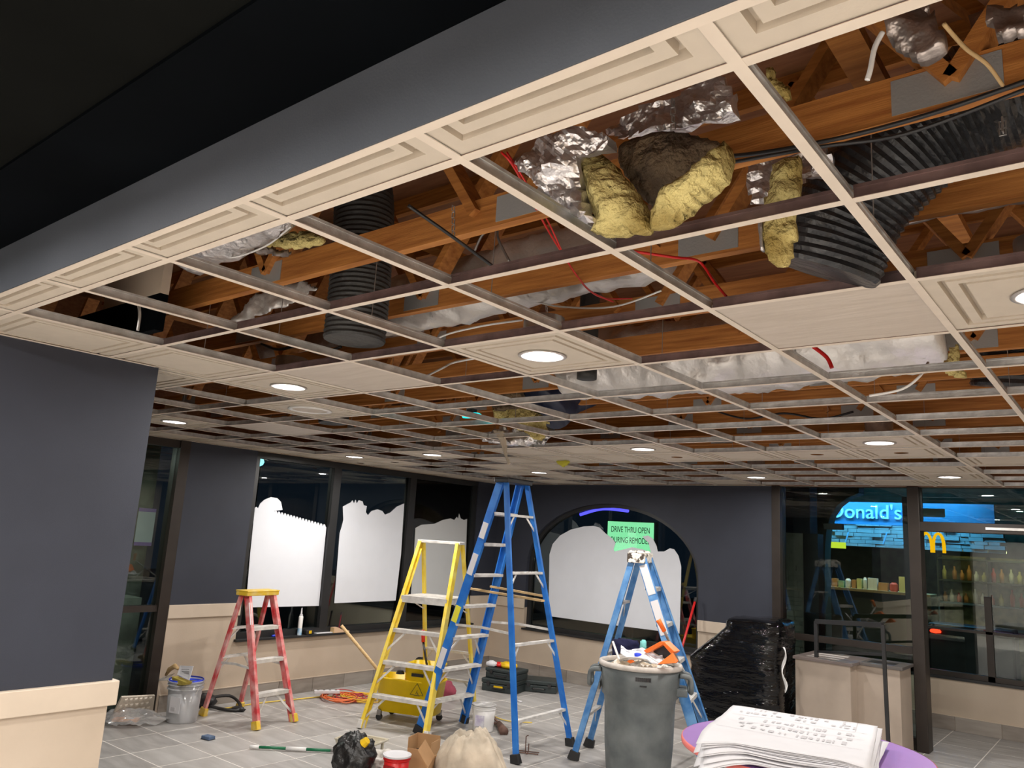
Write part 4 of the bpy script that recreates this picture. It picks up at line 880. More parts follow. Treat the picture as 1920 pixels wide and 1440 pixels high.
# ================================================================== GREY BIN AND WHAT IS IN IT
BX, BY = -3.34, 5.98
t = tag(empty('waste_bin', (BX, BY, 0), math.radians(28)), 'large round grey plastic bin heaped with rubbish in front of the scuffed ladder', 'bin')
MB().lathe([(0.0, 0.06), (0.24, 0.06), (0.255, 0.08), (0.275, 0.30), (0.285, 0.60), (0.292, 0.66), (0.312, 0.68), (0.318, 0.80), (0.325, 0.905), (0.315, 0.905), (0.285, 0.62), (0.25, 0.10), (0, 0.09)], 48).build('body', 'can', t, smooth=True)
MB().lathe([(0.312, 0.895), (0.338, 0.895), (0.345, 0.91), (0.338, 0.93), (0.318, 0.935), (0.308, 0.92), (0.312, 0.895)], 48).build('rim', 'canrim', t, smooth=True)
for s in (-1, 1):
    MB().tube(smoothpts([(s*0.315, -0.09, 0.86), (s*0.40, -0.07, 0.84), (s*0.41, -0.06, 0.74), (s*0.40, 0.06, 0.74), (s*0.40, 0.07, 0.84), (s*0.315, 0.09, 0.86)], 5), 0.02, 8).build('handle', 'can', t, smooth=True)
    MB().box(s*0.30-0.03, s*0.30+0.05*s+0.03, -0.11, 0.11, 0.70, 0.76).build('handle_base', 'can', t, bev=0.01)
for k in range(5):
    a = 2*PI*k/5; MB().box(-0.03, 0.03, -0.03, 0.03, 0, 0.06).build('caster', 'rub', t, bev=0.008).location = (0.2*math.cos(a), 0.2*math.sin(a), 0)
# recessed maker's mark, illegible in the photograph: dark embossed bars
for (w_, z0, z1) in ((0.10, 0.825, 0.855), (0.045, 0.785, 0.795)):
    mb = MB(); n = 8; R = 0.325
    for k in range(n):
        a0 = -PI/2-0.02+(k/n-0.5)*2*w_/R*0.62+0.12; a1 = a0+2*w_/R*0.62/n*0.86
        mb.add([(R*math.cos(a)*q, R*math.sin(a)*q, z) for q in (0.98, 1.0) for z in (z0, z1) for a in (a0, a1)], [(0, 1, 3, 2), (4, 6, 7, 5), (0, 4, 5, 1), (2, 3, 7, 6), (0, 2, 6, 4), (1, 5, 7, 3)])
    mb.build('embossed_mark', 'blk', t)
def bl(x, y, z): return Vector((BX+x, BY+y, z))
# heap base (crumpled paper and scraps nobody could count)
mb = MB()
def heap(a, b):
    r = 0.30*b; th = 2*PI*a; x = r*math.cos(th); y = r*math.sin(th); return (BX+x, BY+y, 0.86+0.05*(1-b)+0.05*noise.fractal(Vector((x*9, y*9, 1)), 0.7, 2, 4))
mb.grid(heap, 60, 14); o = mb.build('rubbish_heap', mat('mixed_rubbish', (0.55, 0.45, 0.33), 0.9, col2=(0.8, 0.77, 0.72), vscale=14, thr=(0.45, 0.55)), smooth=False, solid=0.01); tag(o, 'mixed scraps and crumpled paper filling the grey bin', 'rubbish', kind='stuff')
def plate(name, label, cat, pts, th, mt, bev=0.004):
    P = [Vector(p) for p in pts]; c = sum(P, Vector())/len(P); n_ = (P[1]-P[0]).cross(P[2]-P[0]).normalized()*th/2; mb = MB(); k = len(P)
    mb.add([p-n_ for p in P]+[p+n_ for p in P], [tuple(range(k))[::-1], tuple(range(k, 2*k))]+[(i, (i+1) % k, k+(i+1) % k, k+i) for i in range(k)])
    return tag(mb.build(name, mt, bev=bev), label, cat)
Y0 = 5.95
q = lambda u, v, y=Y0: at_y(u, v, y)
t = tag(empty('orange_hood', (0, 0, 0)), 'bent orange plastic hood with a dark lining sticking out of the grey bin', 'hood')
def part_plate(par, nm, pts, th, mt):
    P = [Vector(p) for p in pts]; n_ = (P[1]-P[0]).cross(P[2]-P[0]).normalized()*th/2; mb = MB(); k = len(P)
    mb.add([p-n_ for p in P]+[p+n_ for p in P], [tuple(range(k))[::-1], tuple(range(k, 2*k))]+[(i, (i+1) % k, k+(i+1) % k, k+i) for i in range(k)])
    return mb.build(nm, mt, par, bev=0.003)
part_plate(t, 'left_panel', [q(1212, 1219), q(1243, 1202), q(1250, 1207), q(1218, 1224)], 0.10, 'orange')
part_plate(t, 'right_panel', [q(1243, 1202), q(1251, 1203), q(1270, 1221), q(1264, 1226)], 0.10, 'orange')
part_plate(t, 'lining', [q(1226, 1222, 5.99), q(1244, 1209, 5.99), q(1262, 1224, 5.99), q(1250, 1236, 5.99)], 0.04, 'blk')
plate('orange_plate', 'flat orange plastic wedge lying at the right rim of the grey bin', 'plastic', [q(1233, 1246, 5.8), q(1262, 1224, 5.85), q(1272, 1240, 5.85), q(1268, 1243, 5.8)], 0.03, 'orange')
plate('orange_scrap', 'small orange scrap in the middle of the grey bin', 'plastic', [q(1176, 1240, 5.8), q(1184, 1235, 5.8), q(1190, 1241, 5.8), q(1182, 1244, 5.8)], 0.02, 'orange')
tag(MB().tube([q(1149, 1203, 5.95), q(1160, 1234, 5.9), q(1164, 1240, 5.88)], [0.010, 0.010, 0.010], 10).build('white_pipe', 'whtp', smooth=True), 'thin white pipe standing in the left of the grey bin', 'pipe')
mb = MB(); mb.tube([q(1184+22*math.cos(a), 1238+5*math.sin(a), 5.85+0.1*math.sin(a)) for a in [2*PI*k/28 for k in range(28)]], 0.007, 6, closed=True); tag(mb.build('hoop_offcut', 'canrim', smooth=True), 'pale round hoop offcut lying on the rubbish', 'hoop')
def bagfn(a, b):
    u = 1164+a*78; vtop = 1212+16*a+4*math.sin(a*9); v = vtop+b*(12+6*math.sin(a*PI)); y = 5.95-0.15*b+0.05*math.sin(b*PI)+0.03*nz((a*6, b*4, 0), 1)
    p = at_y(u, v, y); return tuple(p+Vector((0, 0, 0.02*nz((a*7, b*5, 3), 1))))
tag(MB().grid(bagfn, 40, 10).build('plastic_bag', mat('white_thin_bag', (0.75, 0.76, 0.80), 0.35, bump=0.4, bscale=30), smooth=True, solid=0.012), 'crumpled white plastic bag on top of the grey bin', 'bag')
tag(MB().lathe([(0.028, 0), (0.03, 0.03), (0.02, 0.035), (0.0, 0.035)], 14, cap0=True).build('bottle_cap', 'bluep', smooth=True, loc=q(1196, 1233, 5.85)), 'blue bottle cap on the rubbish in the grey bin', 'cap')
tag(MB().tube([q(1218, 1231, 5.8), q(1236, 1243, 5.78)], 0.006, 6).build('thin_rod', 'whtp'), 'thin white rod lying across the rubbish', 'rod')
# navy cloth with a cyan patch hung on the ladder behind the bin
sheet('hung_cloth', 'navy cloth hung over the rear rung of the scuffed ladder', [(1148, 1198), (1160, 1196), (1198, 1198), (1200, 1222), (1180, 1228), (1165, 1226), (1150, 1240), (1146, 1222)], 6.42, 0.05, 'navyc', step=0.015, amp=0.02, ns=10, cat='cloth')
sheet('cyan_cloth', 'small pale cyan cloth beside the navy cloth behind the bin', [(1200, 1199), (1211, 1200), (1212, 1217), (1200, 1220)], 6.40, 0.04, 'cyan', step=0.012, amp=0.008, cat='cloth', edge=0.02)
# pole with an orange grip leaning in front of the ladder
t = tag(empty('pole_tool'), 'dark pole with an orange grip leaning between the bin and the table', 'pole tool')
a, b = at_y(1246, 1184, 6.02), at_z(1328, 1362, 0.0); a2 = at_y(1234, 1162, 6.0)
b = Vector((-3.05, 6.9, 0.0)); b = at_z(1322, 1350, 0.02)
b = a+(b-a); 
B_ = at_y(1320, 1346, 7.3); 
MB().tube([a, B_], 0.012, 10).build('shaft', 'steel', t, smooth=True)
MB().tube([a2, a2+(a-a2)*0.3, a], [0.024, 0.02, 0.018], 12).build('grip', 'orange', t, smooth=True)
# red stick leaning on the back wall beside the arched window
a = at_y(1303, 1128, 9.1); b = at_y(1270, 1246, 8.85)
t = tag(empty('red_pole'), 'bright red pole leaning beside the right end of the arched window', 'pole')
d = (b-a); b = a+d*((a.z)/(a.z-b.z))
MB().tube([b, a], 0.014, 10).build('shaft', 'redp', t, smooth=True); MB().tube([a, a+(a-b).normalized()*0.05], 0.02, 10).build('end_cap', 'blk', t)
# ================================================================== WRAPPED STACK, COUNTER, RAIL
def wrapped():
    cx, cy = -3.48, 8.45; Wd, Dp, H1, H2 = 0.99, 0.8, 0.78, 1.17
    mb = MB(); n = 64; rows = 44
    for j in range(rows+1):
        k = j/rows; z = k*H2
        if k < 0.62: w_, d_ = 1.0, 1.0; xo = 0
        else:
            s = (k-0.62)/0.38; w_ = 1.0-0.40*min(1, s*1.25); d_ = 1-0.12*s; xo = 0.20*min(1, s*1.25)
        if j == rows: w_ *= 0.9; d_ *= 0.9
        for i in range(n):
            th = 2*PI*i/n; c, s_ = math.cos(th), math.sin(th); e = 0.35
            x = math.copysign(abs(c)**e, c)*Wd/2*w_+xo*Wd*0.98; y = math.copysign(abs(s_)**e, s_)*Dp/2*d_
            f = 1+0.035*noise.fractal(Vector((x*2.5, y*2.5, z*7)), 0.8, 2, 4)
            mb.v.append((x*f, y*f, z+(0.03*nz((x*5, y*5, 1), 1) if j > rows*0.6 else 0)))
    for j in range(rows):
        for i in range(n): mb.f.append((j*n+i, j*n+(i+1) % n, (j+1)*n+(i+1) % n, (j+1)*n+i)); mb.m.append(0)
    c0 = len(mb.v); mb.v.append((0.2, 0, H2+0.01)); mb.f += [(rows*n+i, rows*n+(i+1) % n, c0) for i in range(n)]; mb.m += [0]*n
    o = mb.build('wrapped_stack', 'bag', smooth=True, loc=(cx, cy, 0.0), rz=math.radians(4)); tag(o, 'bulky stack wrapped in glossy black plastic film left of the beige counter', 'wrapped stack')
    MB().grid(lambda a, b: (0.52+0.02*math.sin(b*9)+0.03*a, -0.34-0.05*a+0.02*math.sin(b*14+a*3), 0.95-b*0.42), 4, 14).build('torn_white_film', 'whtp', o, smooth=True, solid=0.008)
wrapped()
def counter():
    t = tag(empty('counter', (0, 0, 0)), 'low beige counter with a dark top beside the storefront glass', 'counter')
    x0, x1, y0, y1 = -2.92, -2.28, 8.45, 9.12
    MB().box(x0, x1-0.1, y0, y1, 0.02, 0.82).build('body', 'tanside', t); MB().box(x1-0.1, -1.98, y0+0.22, y1, 0.02, 0.82).build('side_body', 'tanside', t)
    MB().box(x0-0.02, x1-0.07, y0-0.025, y1, 0.82, 0.85).build('counter_top', mat('dark_counter_top', (0.16, 0.13, 0.12), 0.3), t, bev=0.003)
    MB().box(x1-0.07, -1.95, y0+0.2, y1, 0.82, 0.85).build('counter_top', mat('dark_counter_top_b', (0.10, 0.09, 0.085), 0.3), t, bev=0.003)
    for k in range(3): MB().box(x0+0.08, x0+0.40, y0+0.10+k*0.16, y0+0.17+k*0.16, 0.85, 0.853).build('slot_insert', mat('slot%d' % k, (0.4+0.1*k, 0.36+0.1*k, 0.33+0.1*k), 0.4), t)
    MB().box(x1-0.02, -2.05, y0+0.3, y0+0.5, 0.85, 0.852).build('dark_slot', 'blk', t)
    for (a, b, c, d) in ((x0+0.01, x1-0.11, y0+0.01, y1-0.01),): MB().box(a, b, c, d, 0.0, 0.02).build('plinth', 'blk', t)
    t = tag(empty('rail_stand', (0, 0, 0)), 'black square-tube rail stand in front of the beige counter', 'rail stand')
    P = at_y(1530, 1165, 8.56); Q = at_y(1655, 1172, 8.28); s = 0.035
    MB().bar(P, Q, s, s+0.01).build('top_rail', 'frameb', t)
    MB().bar(P, (P.x, P.y, 0.85), s, s, upv=(0, 1, 0)).build('short_post', 'frameb', t)
    MB().bar(P-V(0, 0, 0.30), Q-V(0.0, 0, 0.27), s*0.7, s*0.7).build('lower_rail', 'frameb', t)
    MB().bar(Q, (Q.x+0.02, Q.y, 0.0), s*0.9, s*0.9, upv=(0, 1, 0)).build('tall_post', 'frameb', t)
counter()
# ================================================================== TABLE AND DRAWINGS
TX, TY, TR = -1.67, 4.95, 0.70
t = tag(empty('round_table', (TX, TY, 0)), 'round purple-topped table under the heap of drawings at the lower right', 'table')
MB().lathe([(0.0, 0.735), (TR-0.01, 0.735), (TR-0.004, 0.765), (0.0, 0.765)], 72).build('table_top', 'purple', t, smooth=False)
MB().lathe([(TR-0.01, 0.730), (TR, 0.733), (TR+0.003, 0.75), (TR, 0.763), (TR-0.006, 0.766)], 72).build('edge_band', 'pinkedge', t, smooth=True)
MB().lathe([(0.05, 0.03), (0.04, 0.08), (0.04, 0.735)], 20).build('pedestal', 'frameb', t, smooth=True)
MB().lathe([(0.0, 0.0), (0.28, 0.0), (0.28, 0.015), (0.05, 0.035), (0, 0.035)], 40).build('base', 'frameb', t)
random.seed(21)
def paper(i, n, z, dx, dy, rot, mt='wht', w_=0.84, h_=1.0, curl=1.0, label=None, thick=0.0022):
    cx, cy, base = -1.66, 4.78, math.radians(11.5)+rot
    def fn(a, b):
        x = (a-0.5)*w_; y = (b-0.5)*h_
        X = cx+dx+x*math.cos(base)-y*math.sin(base); Y = cy+dy+x*math.sin(base)+y*math.cos(base)
        r = math.hypot(X-TX, Y-TY); zz = z-max(0, r-TR-0.02)*0.75*curl-max(0, r-TR+0.1)**2*0.3
        zz += 0.012*nz((x*3, y*3, i*0.06), 1)+0.006*max(0, abs(x)/w_*2-0.85)*nz((y*7, i, 0), 1)*6
        return (X, Y, zz)
    o = MB().grid(fn, 26, 26).build('drawing_sheet', mt, smooth=True, solid=thick)
    return o
NP = 16
for i in range(NP):
    k = i/(NP-1); o = paper(i, NP, 0.775+k*0.075+0.002*i, random.uniform(-0.045, 0.045)*(1-k*0.7), random.uniform(-0.04, 0.04)*(1-k*0.7), math.radians(random.uniform(-5, 5)*(1-k*0.8)), w_=0.84+random.uniform(-0.02, 0.02), curl=1.0-0.6*k)
    tag(o, 'large white building drawing sheet within the heap on the purple table' if i < NP-1 else 'topmost building drawing sheet on the purple table, grey plan printed on it', 'drawing', 'drawing sheets heaped on the purple table')
    if i == NP-1: top = o
top['group'] = 'drawing sheets heaped on the purple table'
# print on the topmost sheet: faint plan lines and lettering blocks following the sheet's surface
cx, cy, base = -1.66, 4.78, math.radians(11.5)
mb = MB(); ZT = 0.775+0.075+0.002*(NP-1)
def pr(x0, y0, x1, y1):
    pts = []
    for x, y in ((x0, y0), (x1, y0), (x1, y1), (x0, y1)): pts.append((cx+x*math.cos(base)-y*math.sin(base), cy+x*math.sin(base)+y*math.cos(base), ZT+0.0075))
    mb.add([(p[0], p[1], p[2]+0.012*nz(((x_)*3, (y_)*3, (NP-1)*0.06), 1)-0.004) for p, (x_, y_) in zip(pts, ((x0, y0), (x1, y0), (x1, y1), (x0, y1)))], [(0, 1, 2, 3)])
random.seed(5)
for row, yy in enumerate((0.40, 0.30, 0.12, -0.02, -0.14)):
    x = -0.40+0.03*row
    while x < 0.30:
        L = random.uniform(0.006, 0.03); 
        if random.random() < 0.72: pr(x, yy+random.uniform(-0.01, 0.01), x+L, yy+random.uniform(0.03, 0.075))
        x += L+random.uniform(0.006, 0.03)
for yy in (0.46, 0.24, 0.05, -0.20):
    for q_ in range(16): pr(-0.40+q_*0.048, yy, -0.40+q_*0.048+0.047, yy+0.003)
pr(0.30, 0.26, 0.305, 0.48); pr(0.22, 0.36, 0.27, 0.385)
o = mb.build('plan_print', 'inkg', top); o['kind'] = 'stuff'
# ================================================================== MOP BUCKET
t = tag(empty('mop_bucket', (-5.95, 5.98, 0), math.radians(22)), 'bright yellow wheeled mop bucket with a wringer under the platform ladder', 'mop bucket')
def rbox(x0, x1, y0, y1, z0, z1, flare, th=0.012):
    mb = MB(); n = 40; prof = []
    def ring(f, z, ins):
        out = []
        for i in range(n):
            a = 2*PI*i/n; c, s = math.cos(a), math.sin(a); e = 0.45
            out.append(((x0+x1)/2+math.copysign(abs(c)**e, c)*((x1-x0)/2*f-ins), (y0+y1)/2+math.copysign(abs(s)**e, s)*((y1-y0)/2*f-ins), z))
        return out
    R = [ring(1-flare, z0, 0), ring(1, z1, 0), ring(1.03, z1, 0), ring(1.03, z1+0.015, 0), ring(1, z1+0.015, th), ring(1-flare, z0+0.02, th)]
    for r in R: mb.v += r
    for j in range(len(R)-1):
        for i in range(n): mb.f.append((j*n+i, j*n+(i+1) % n, (j+1)*n+(i+1) % n, (j+1)*n+i)); mb.m.append(0)
    mb.f.append(tuple(range(n))[::-1]); mb.f.append(tuple((len(R)-1)*n+i for i in range(n))); mb.m += [0, 0]; return mb
rbox(-0.36, 0.32, -0.19, 0.19, 0.09, 0.40, 0.10).build('tub', 'mop', t, smooth=True)
rbox(-0.05, 0.31, -0.200, 0.18, 0.32, 0.55, 0.06).build('wringer', 'mop', t, smooth=True)
MB().lathe([(0.045, 0), (0.03, 0.03), (0, 0.03)], 16, cap0=True).build('knob', 'blk', t, loc=(-0.07, -0.19, 0.47))
MB().box(0.06, 0.19, -0.209, -0.203, 0.46, 0.49).build('maker_label', 'blk', t)
# printed warning triangle
mb = MB(); A = [(0.06, 0.29), (0.20, 0.29), (0.13, 0.40)]
for i in range(3): mb.bar((A[i][0], -0.207, A[i][1]), (A[(i+1) % 3][0], -0.207, A[(i+1) % 3][1]), 0.003, 0.006, upv=(0, 1, 0))
mb.bar((0.12, -0.207, 0.30), (0.135, -0.207, 0.335), 0.003, 0.008, upv=(0, 1, 0)); mb.bar((0.135, -0.207, 0.315), (0.15, -0.207, 0.29), 0.003, 0.008, upv=(0, 1, 0)); mb.bar((0.10, -0.207, 0.284), (0.165, -0.207, 0.284), 0.003, 0.003, upv=(0, 1, 0))
mb.build('warning_triangle', 'blk', t)
for i, (x, y) in enumerate(((-0.28, -0.15), (0.25, -0.15), (-0.28, 0.15), (0.25, 0.15))):
    c = MB().tube([(x, y-0.012, 0.032), (x, y+0.012, 0.032)], 0.032, 16).build('caster', 'rub', t); MB().box(x-0.02, x+0.02, y-0.02, y+0.02, 0.05, 0.10).build('caster_fork', 'steel', c)
# wringer lever with red grip, and the wooden mop handle leaning out to the left
a = at_y(752, 1250, 6.35); b = at_y(745, 1216, 6.3)
MB().tube([Vector((0.1, 0.1, 0.50)), Vector((0.0, 0.18, 0.74))], 0.012, 10).build('lever', 'blk', t, smooth=True)
MB().tube([Vector((0.0, 0.18, 0.74)), Vector((-0.02, 0.195, 0.86))], 0.02, 10).build('lever_grip', 'redp', t, smooth=True)
a = at_y(640, 1173, 5.55); b = at_y(712, 1260, 5.82); c = at_y(738, 1290, 5.92)
tag(MB().tube([a, b, c], 0.017, 12).build('mop', 'stick', smooth=True), 'mop with a round wooden handle leaning out of the yellow mop bucket', 'mop handle')
# ================================================================== BUCKETS
def bucket(label, loc, r, h, mt, group=None, name='bucket', rimm=None, rz=0, bail=True):
    t = tag(empty(name, loc, rz), label, 'bucket', group)
    MB().lathe([(0, 0.0), (r*0.86, 0.0), (r*0.88, 0.01), (r, h*0.99), (r*0.97, h*0.99), (r*0.85, 0.015), (0, 0.015)], 40).build('body', mt, t, smooth=True)
    for k in ((0.80, 0.90) if h > 0.3 else (0.88,)): MB().lathe([(r*(0.86+0.14*k), h*k), (r*1.06, h*k), (r*1.06, h*(k+0.02)), (r*(0.87+0.14*k), h*(k+0.025))], 40).build('rib', mt, t, smooth=False)
    MB().lathe([(r*0.98, h*0.975), (r*1.07, h*0.975), (r*1.07, h), (r*0.98, h)], 40).build('rim', rimm or mt, t)
    if bail: MB().tube([(r*1.05*math.cos(a), -r*0.35*math.sin(a)-0.0, h*0.86-0.14*math.sin(a)) for a in [PI*k/16 for k in range(17)]], 0.003, 6).build('handle', 'alu', t)
    return t
t = bucket('cloudy clear bucket with a blue rim and supplies on top, by the door post', (-7.22, 4.22, 0), 0.155, 0.37, 'clear', rimm='clear', rz=0.3)
MB().lathe([(0.13, 0.345), (0.156, 0.36), (0.157, 0.38), (0.15, 0.381)], 36).build('blue_lining', 'bluep', t, smooth=True)
MB().lathe([(0, 0.03), (0.128, 0.03), (0.136, 0.20), (0, 0.21)], 30).build('pale_contents', 'whtp', t, smooth=True)
MB().box(-0.02, 0.1, -0.153, -0.149, 0.10, 0.24).build('label', 'wht', t)
MB().box(0.0, 0.05, -0.157, -0.153, 0.12, 0.15).build('label_print', 'inkg', t)
q2 = lambda u, v, y: at_y(u, v, y)
t = tag(empty('sponge_box'), 'yellow-green sponge with a white printed card on the clear bucket', 'sponge')
part_plate(t, 'sponge', [q2(328, 1268, 4.12), q2(355, 1279, 4.12), q2(351, 1284, 4.12), q2(331, 1284, 4.12)], 0.07, mat('sponge', (0.42, 0.33, 0.06), 0.9, bump=0.5, bscale=40))
part_plate(t, 'card', [q2(332, 1265, 4.10), q2(338, 1248, 4.16), q2(363, 1249, 4.16), q2(355, 1276, 4.10)], 0.004, 'wht')
for k in range(3): part_plate(t, 'print_line', [q2(341, 1254+k*4, 4.12), q2(355, 1254+k*4, 4.12), q2(355, 1255.5+k*4, 4.12), q2(341, 1255.5+k*4, 4.12)], 0.004, 'inkg')
t = tag(empty('plaster_trowel'), 'steel trowel with a tan handle lying across the clear bucket', 'trowel')
part_plate(t, 'blade', [q2(291, 1276, 4.18), q2(310, 1268, 4.2), q2(328, 1262, 4.2), q2(312, 1276, 4.15)], 0.004, 'alu')
MB().tube([q2(311, 1266, 4.17), q2(318, 1255, 4.17), q2(328, 1249, 4.17), q2(334, 1254, 4.17)], [0.012, 0.022, 0.024, 0.014], 12).build('handle', 'stick', t, smooth=True)
c0 = at_z(895, 1372, 0)
t = bucket('small white bucket with a lid behind the tall blue ladder', (c0.x, c0.y+0.08, 0), 0.115, 0.235, 'whtp', rz=0.5)
MB().lathe([(0, 0.238), (0.118, 0.238), (0.122, 0.246), (0.112, 0.250), (0, 0.247)], 36).build('lid', mat('grey_lid', (0.55, 0.54, 0.53), 0.5, var=0.3, vscale=20), t, smooth=False)
MB().box(-0.06, 0.03, -0.116, -0.108, 0.06, 0.16).build('label', mat('violet_label', (0.45, 0.40, 0.55), 0.6, col2=(0.7, 0.7, 0.75), vscale=20), t)
c0 = at_z(741, 1462, 0)
t = bucket('red paint can with a white lid at the bottom edge of the photo', (c0.x, c0.y, 0), 0.10, 0.17, 'redp', rz=0.2, name='paint_can', bail=False)
MB().lathe([(0, 0.172), (0.108, 0.172), (0.110, 0.185), (0.10, 0.188), (0.085, 0.180), (0, 0.180)], 40).build('lid', 'wht', t)
MB().box(-0.05, 0.05, -0.1015, -0.098, 0.05, 0.12).build('label', mat('dark_red_label', (0.3, 0.01, 0.01), 0.5), t)
# ================================================================== TOOL CASES
c0 = at_z(925, 1298, 0)
def case(label, x, y, z, w_, d_, h_, rz, lid=True):
    t = tag(empty('tool_case', (x, y, z), rz), label, 'tool case')
    MB().box(-w_/2, w_/2, -d_/2, d_/2, 0, h_*0.62).build('body', 'toolb', t, bev=0.012); MB().box(-w_/2-0.006, w_/2+0.006, -d_/2-0.006, d_/2+0.006, h_*0.64, h_).build('lid', 'toolb', t, bev=0.012)
    for s in (-0.3, 0.3): MB().box(s*w_-0.02, s*w_+0.02, -d_/2-0.016, -d_/2, h_*0.5, h_*0.8).build('latch', 'blk', t)
    MB().tube([(-0.08, -d_/2-0.005, h_*0.35), (-0.07, -d_/2-0.035, h_*0.35), (0.07, -d_/2-0.035, h_*0.35), (0.08, -d_/2-0.005, h_*0.35)], 0.008, 8).build('handle', 'blk', t); return t
t = case('dark tool case with a yellow mark, lower one of the stack near the room corner', -6.38, 8.0, 0, 0.46, 0.32, 0.15, 0.25)
MB().box(-0.06, 0.06, -0.172, -0.165, 0.04, 0.075).build('yellow_mark', 'ytop', t)
case('green-black tool case on top of the marked case near the room corner', -6.36, 8.02, 0.15, 0.44, 0.30, 0.12, 0.15)
case('dark open tool case right of the stacked cases near the corner', -6.12, 8.42, 0, 0.44, 0.34, 0.14, 0.5)
def lump(name, label, cat, c, sx, sy, sz, mt, seed=0, amp=0.25, n=20, freq=2.2, sm=True, parent=None):
    mb = MB(); N = n; Mr = n//2
    for j in range(Mr+1):
        ph = PI*j/Mr
        for i in range(N):
            th = 2*PI*i/N; d = Vector((math.sin(ph)*math.cos(th), math.sin(ph)*math.sin(th), math.cos(ph))); f = 1+amp*noise.fractal(d*freq+Vector((seed, seed, 0)), 0.7, 2, 3)
            mb.v.append((d.x*sx*f, d.y*sy*f, max(0, (d.z*f+0.85)*sz/1.85)))
    for j in range(Mr):
        for i in range(N): mb.f.append((j*N+i, j*N+(i+1) % N, (j+1)*N+(i+1) % N, (j+1)*N+i)); mb.m.append(0)
    o = mb.build(name, mt, parent, smooth=sm, loc=c)
    if not parent: tag(o, label, cat)
    return o
lump('hand_tool', 'yellow power tool lying on the stacked tool cases', 'tool', (-6.32, 8.0, 0.27), 0.13, 0.07, 0.08, 'ytop', 1)
lump('red_tool', 'small red tool beside the yellow one on the cases', 'tool', (-6.46, 7.98, 0.27), 0.07, 0.05, 0.06, 'redp', 2)
lump('white_rag', 'white rag on the left end of the stacked tool cases', 'rag', (-6.54, 7.93, 0.27), 0.08, 0.06, 0.07, 'wht', 3)
# pink bag and black round tool behind the yellow ladder
lump('pink_bag', 'dull red bag on the floor behind the mop bucket', 'bag', (-6.55, 7.0, 0), 0.24, 0.16, 0.24, mat('dull_red_cloth', (0.35, 0.06, 0.10), 0.8, var=0.2), 4)
p = at_y(790, 1247, 7.0); t = tag(empty('round_black_tool', (p.x, 7.0, p.z)), 'round black tool head resting on the dull red bag behind the yellow ladder', 'tool')
MB().tube([(0, -0.03, 0), (0, 0.03, 0)], [0.095, 0.09], 24).build('disc_head', 'blk', t, smooth=False); MB().tube([(0.05, 0, 0.06), (0.2, 0.02, 0.03), (0.28, 0.04, -0.08)], 0.02, 8).build('handle', 'blk', t, smooth=True)
MB().tube([(0, 0, -0.08), (0.0, 0.0, -p.z)], 0.012, 6).build('stem', 'blk', t)
# ================================================================== CORDS
random.seed(3)
def coil(label, c, R, turns, mt, r=0.006, seed=0, sq_=0.8):
    pts = []; n = turns*14
    for k in range(n):
        a = 2*PI*k/14+seed; rr_ = R*(0.55+0.45*abs(nz((k*0.11, seed, 0), 1.3)+0.5)); pts.append((c[0]+rr_*math.cos(a)+0.12*nz((k*.07, seed, 3), 1), c[1]+rr_*sq_*math.sin(a), r+0.05*abs(nz((k*.2, seed, 9), 1))+0.0012*k/turns*2))
    return tag(MB().tube(smoothpts(pts, 3), r, 6).build('extension_cord', mt, smooth=True), label, 'cord')
coil('orange extension cord coiled on the floor under the second window', (-7.10, 5.98, 0), 0.28, 6, mat('orange_cord', (0.72, 0.16, 0.05), 0.5), seed=1)
coil('yellow extension cord coiled with the orange one', (-7.0, 6.22, 0), 0.26, 6, mat('yellow_cord', (0.75, 0.45, 0.04), 0.5), seed=2)
coil('dull red cord tangled on top of the coiled cords', (-7.06, 6.12, 0.02), 0.24, 5, mat('red_cord', (0.42, 0.05, 0.05), 0.5), seed=4)
cable('yellow cord running along the base of the window wall', [(-7.40, 4.75, 0.01), (-7.42, 5.2, 0.01), (-7.36, 5.6, 0.01), (-7.3, 5.95, 0.01), (-7.15, 6.1, 0.015)], 0.007, mat('yellow_cord_b', (0.75, 0.55, 0.10), 0.5), 'cord', 'extension_cord')
cable('thin yellow cord on the floor behind the tall ladder', [(-5.75, 6.95, 0.01), (-5.55, 6.8, 0.01), (-5.3, 6.75, 0.01), (-5.1, 6.9, 0.01)], 0.006, mat('yellow_cord_c', (0.75, 0.55, 0.10), 0.5), 'cord', 'extension_cord')
t = tag(empty('power_strip', (-7.26, 5.95, 0.05), 1.0), 'white power strip lying on the coiled cords', 'power strip')
MB().box(-0.14, 0.14, -0.03, 0.03, 0, 0.035).build('body', 'wht', t, bev=0.006)
for k in range(4): MB().box(-0.11+k*0.065, -0.085+k*0.065, -0.012, 0.012, 0.035, 0.037).build('socket', 'blk', t)
# black strap bag
c0 = at_z(405, 1326, 0)
t = tag(empty('tool_belt', (c0.x+0.06, c0.y-0.02, 0), 0.5), 'black tool belt lying on the floor left of the red ladder', 'tool belt')
lump('pouch', '', '', (-0.14, 0, 0), 0.12, 0.08, 0.13, 'blk', 5, parent=t)
MB().tube(smoothpts([(-0.08, 0, 0.10), (0.06, 0.1, 0.11), (0.2, 0.06, 0.06), (0.26, -0.05, 0.02), (0.12, -0.09, 0.02), (-0.05, -0.06, 0.03)], 5), 0.016, 6).build('strap', 'blk', t, smooth=True)
lump('buckle_pad', '', '', (0.24, -0.02, 0), 0.07, 0.04, 0.05, 'blk', 8, parent=t)
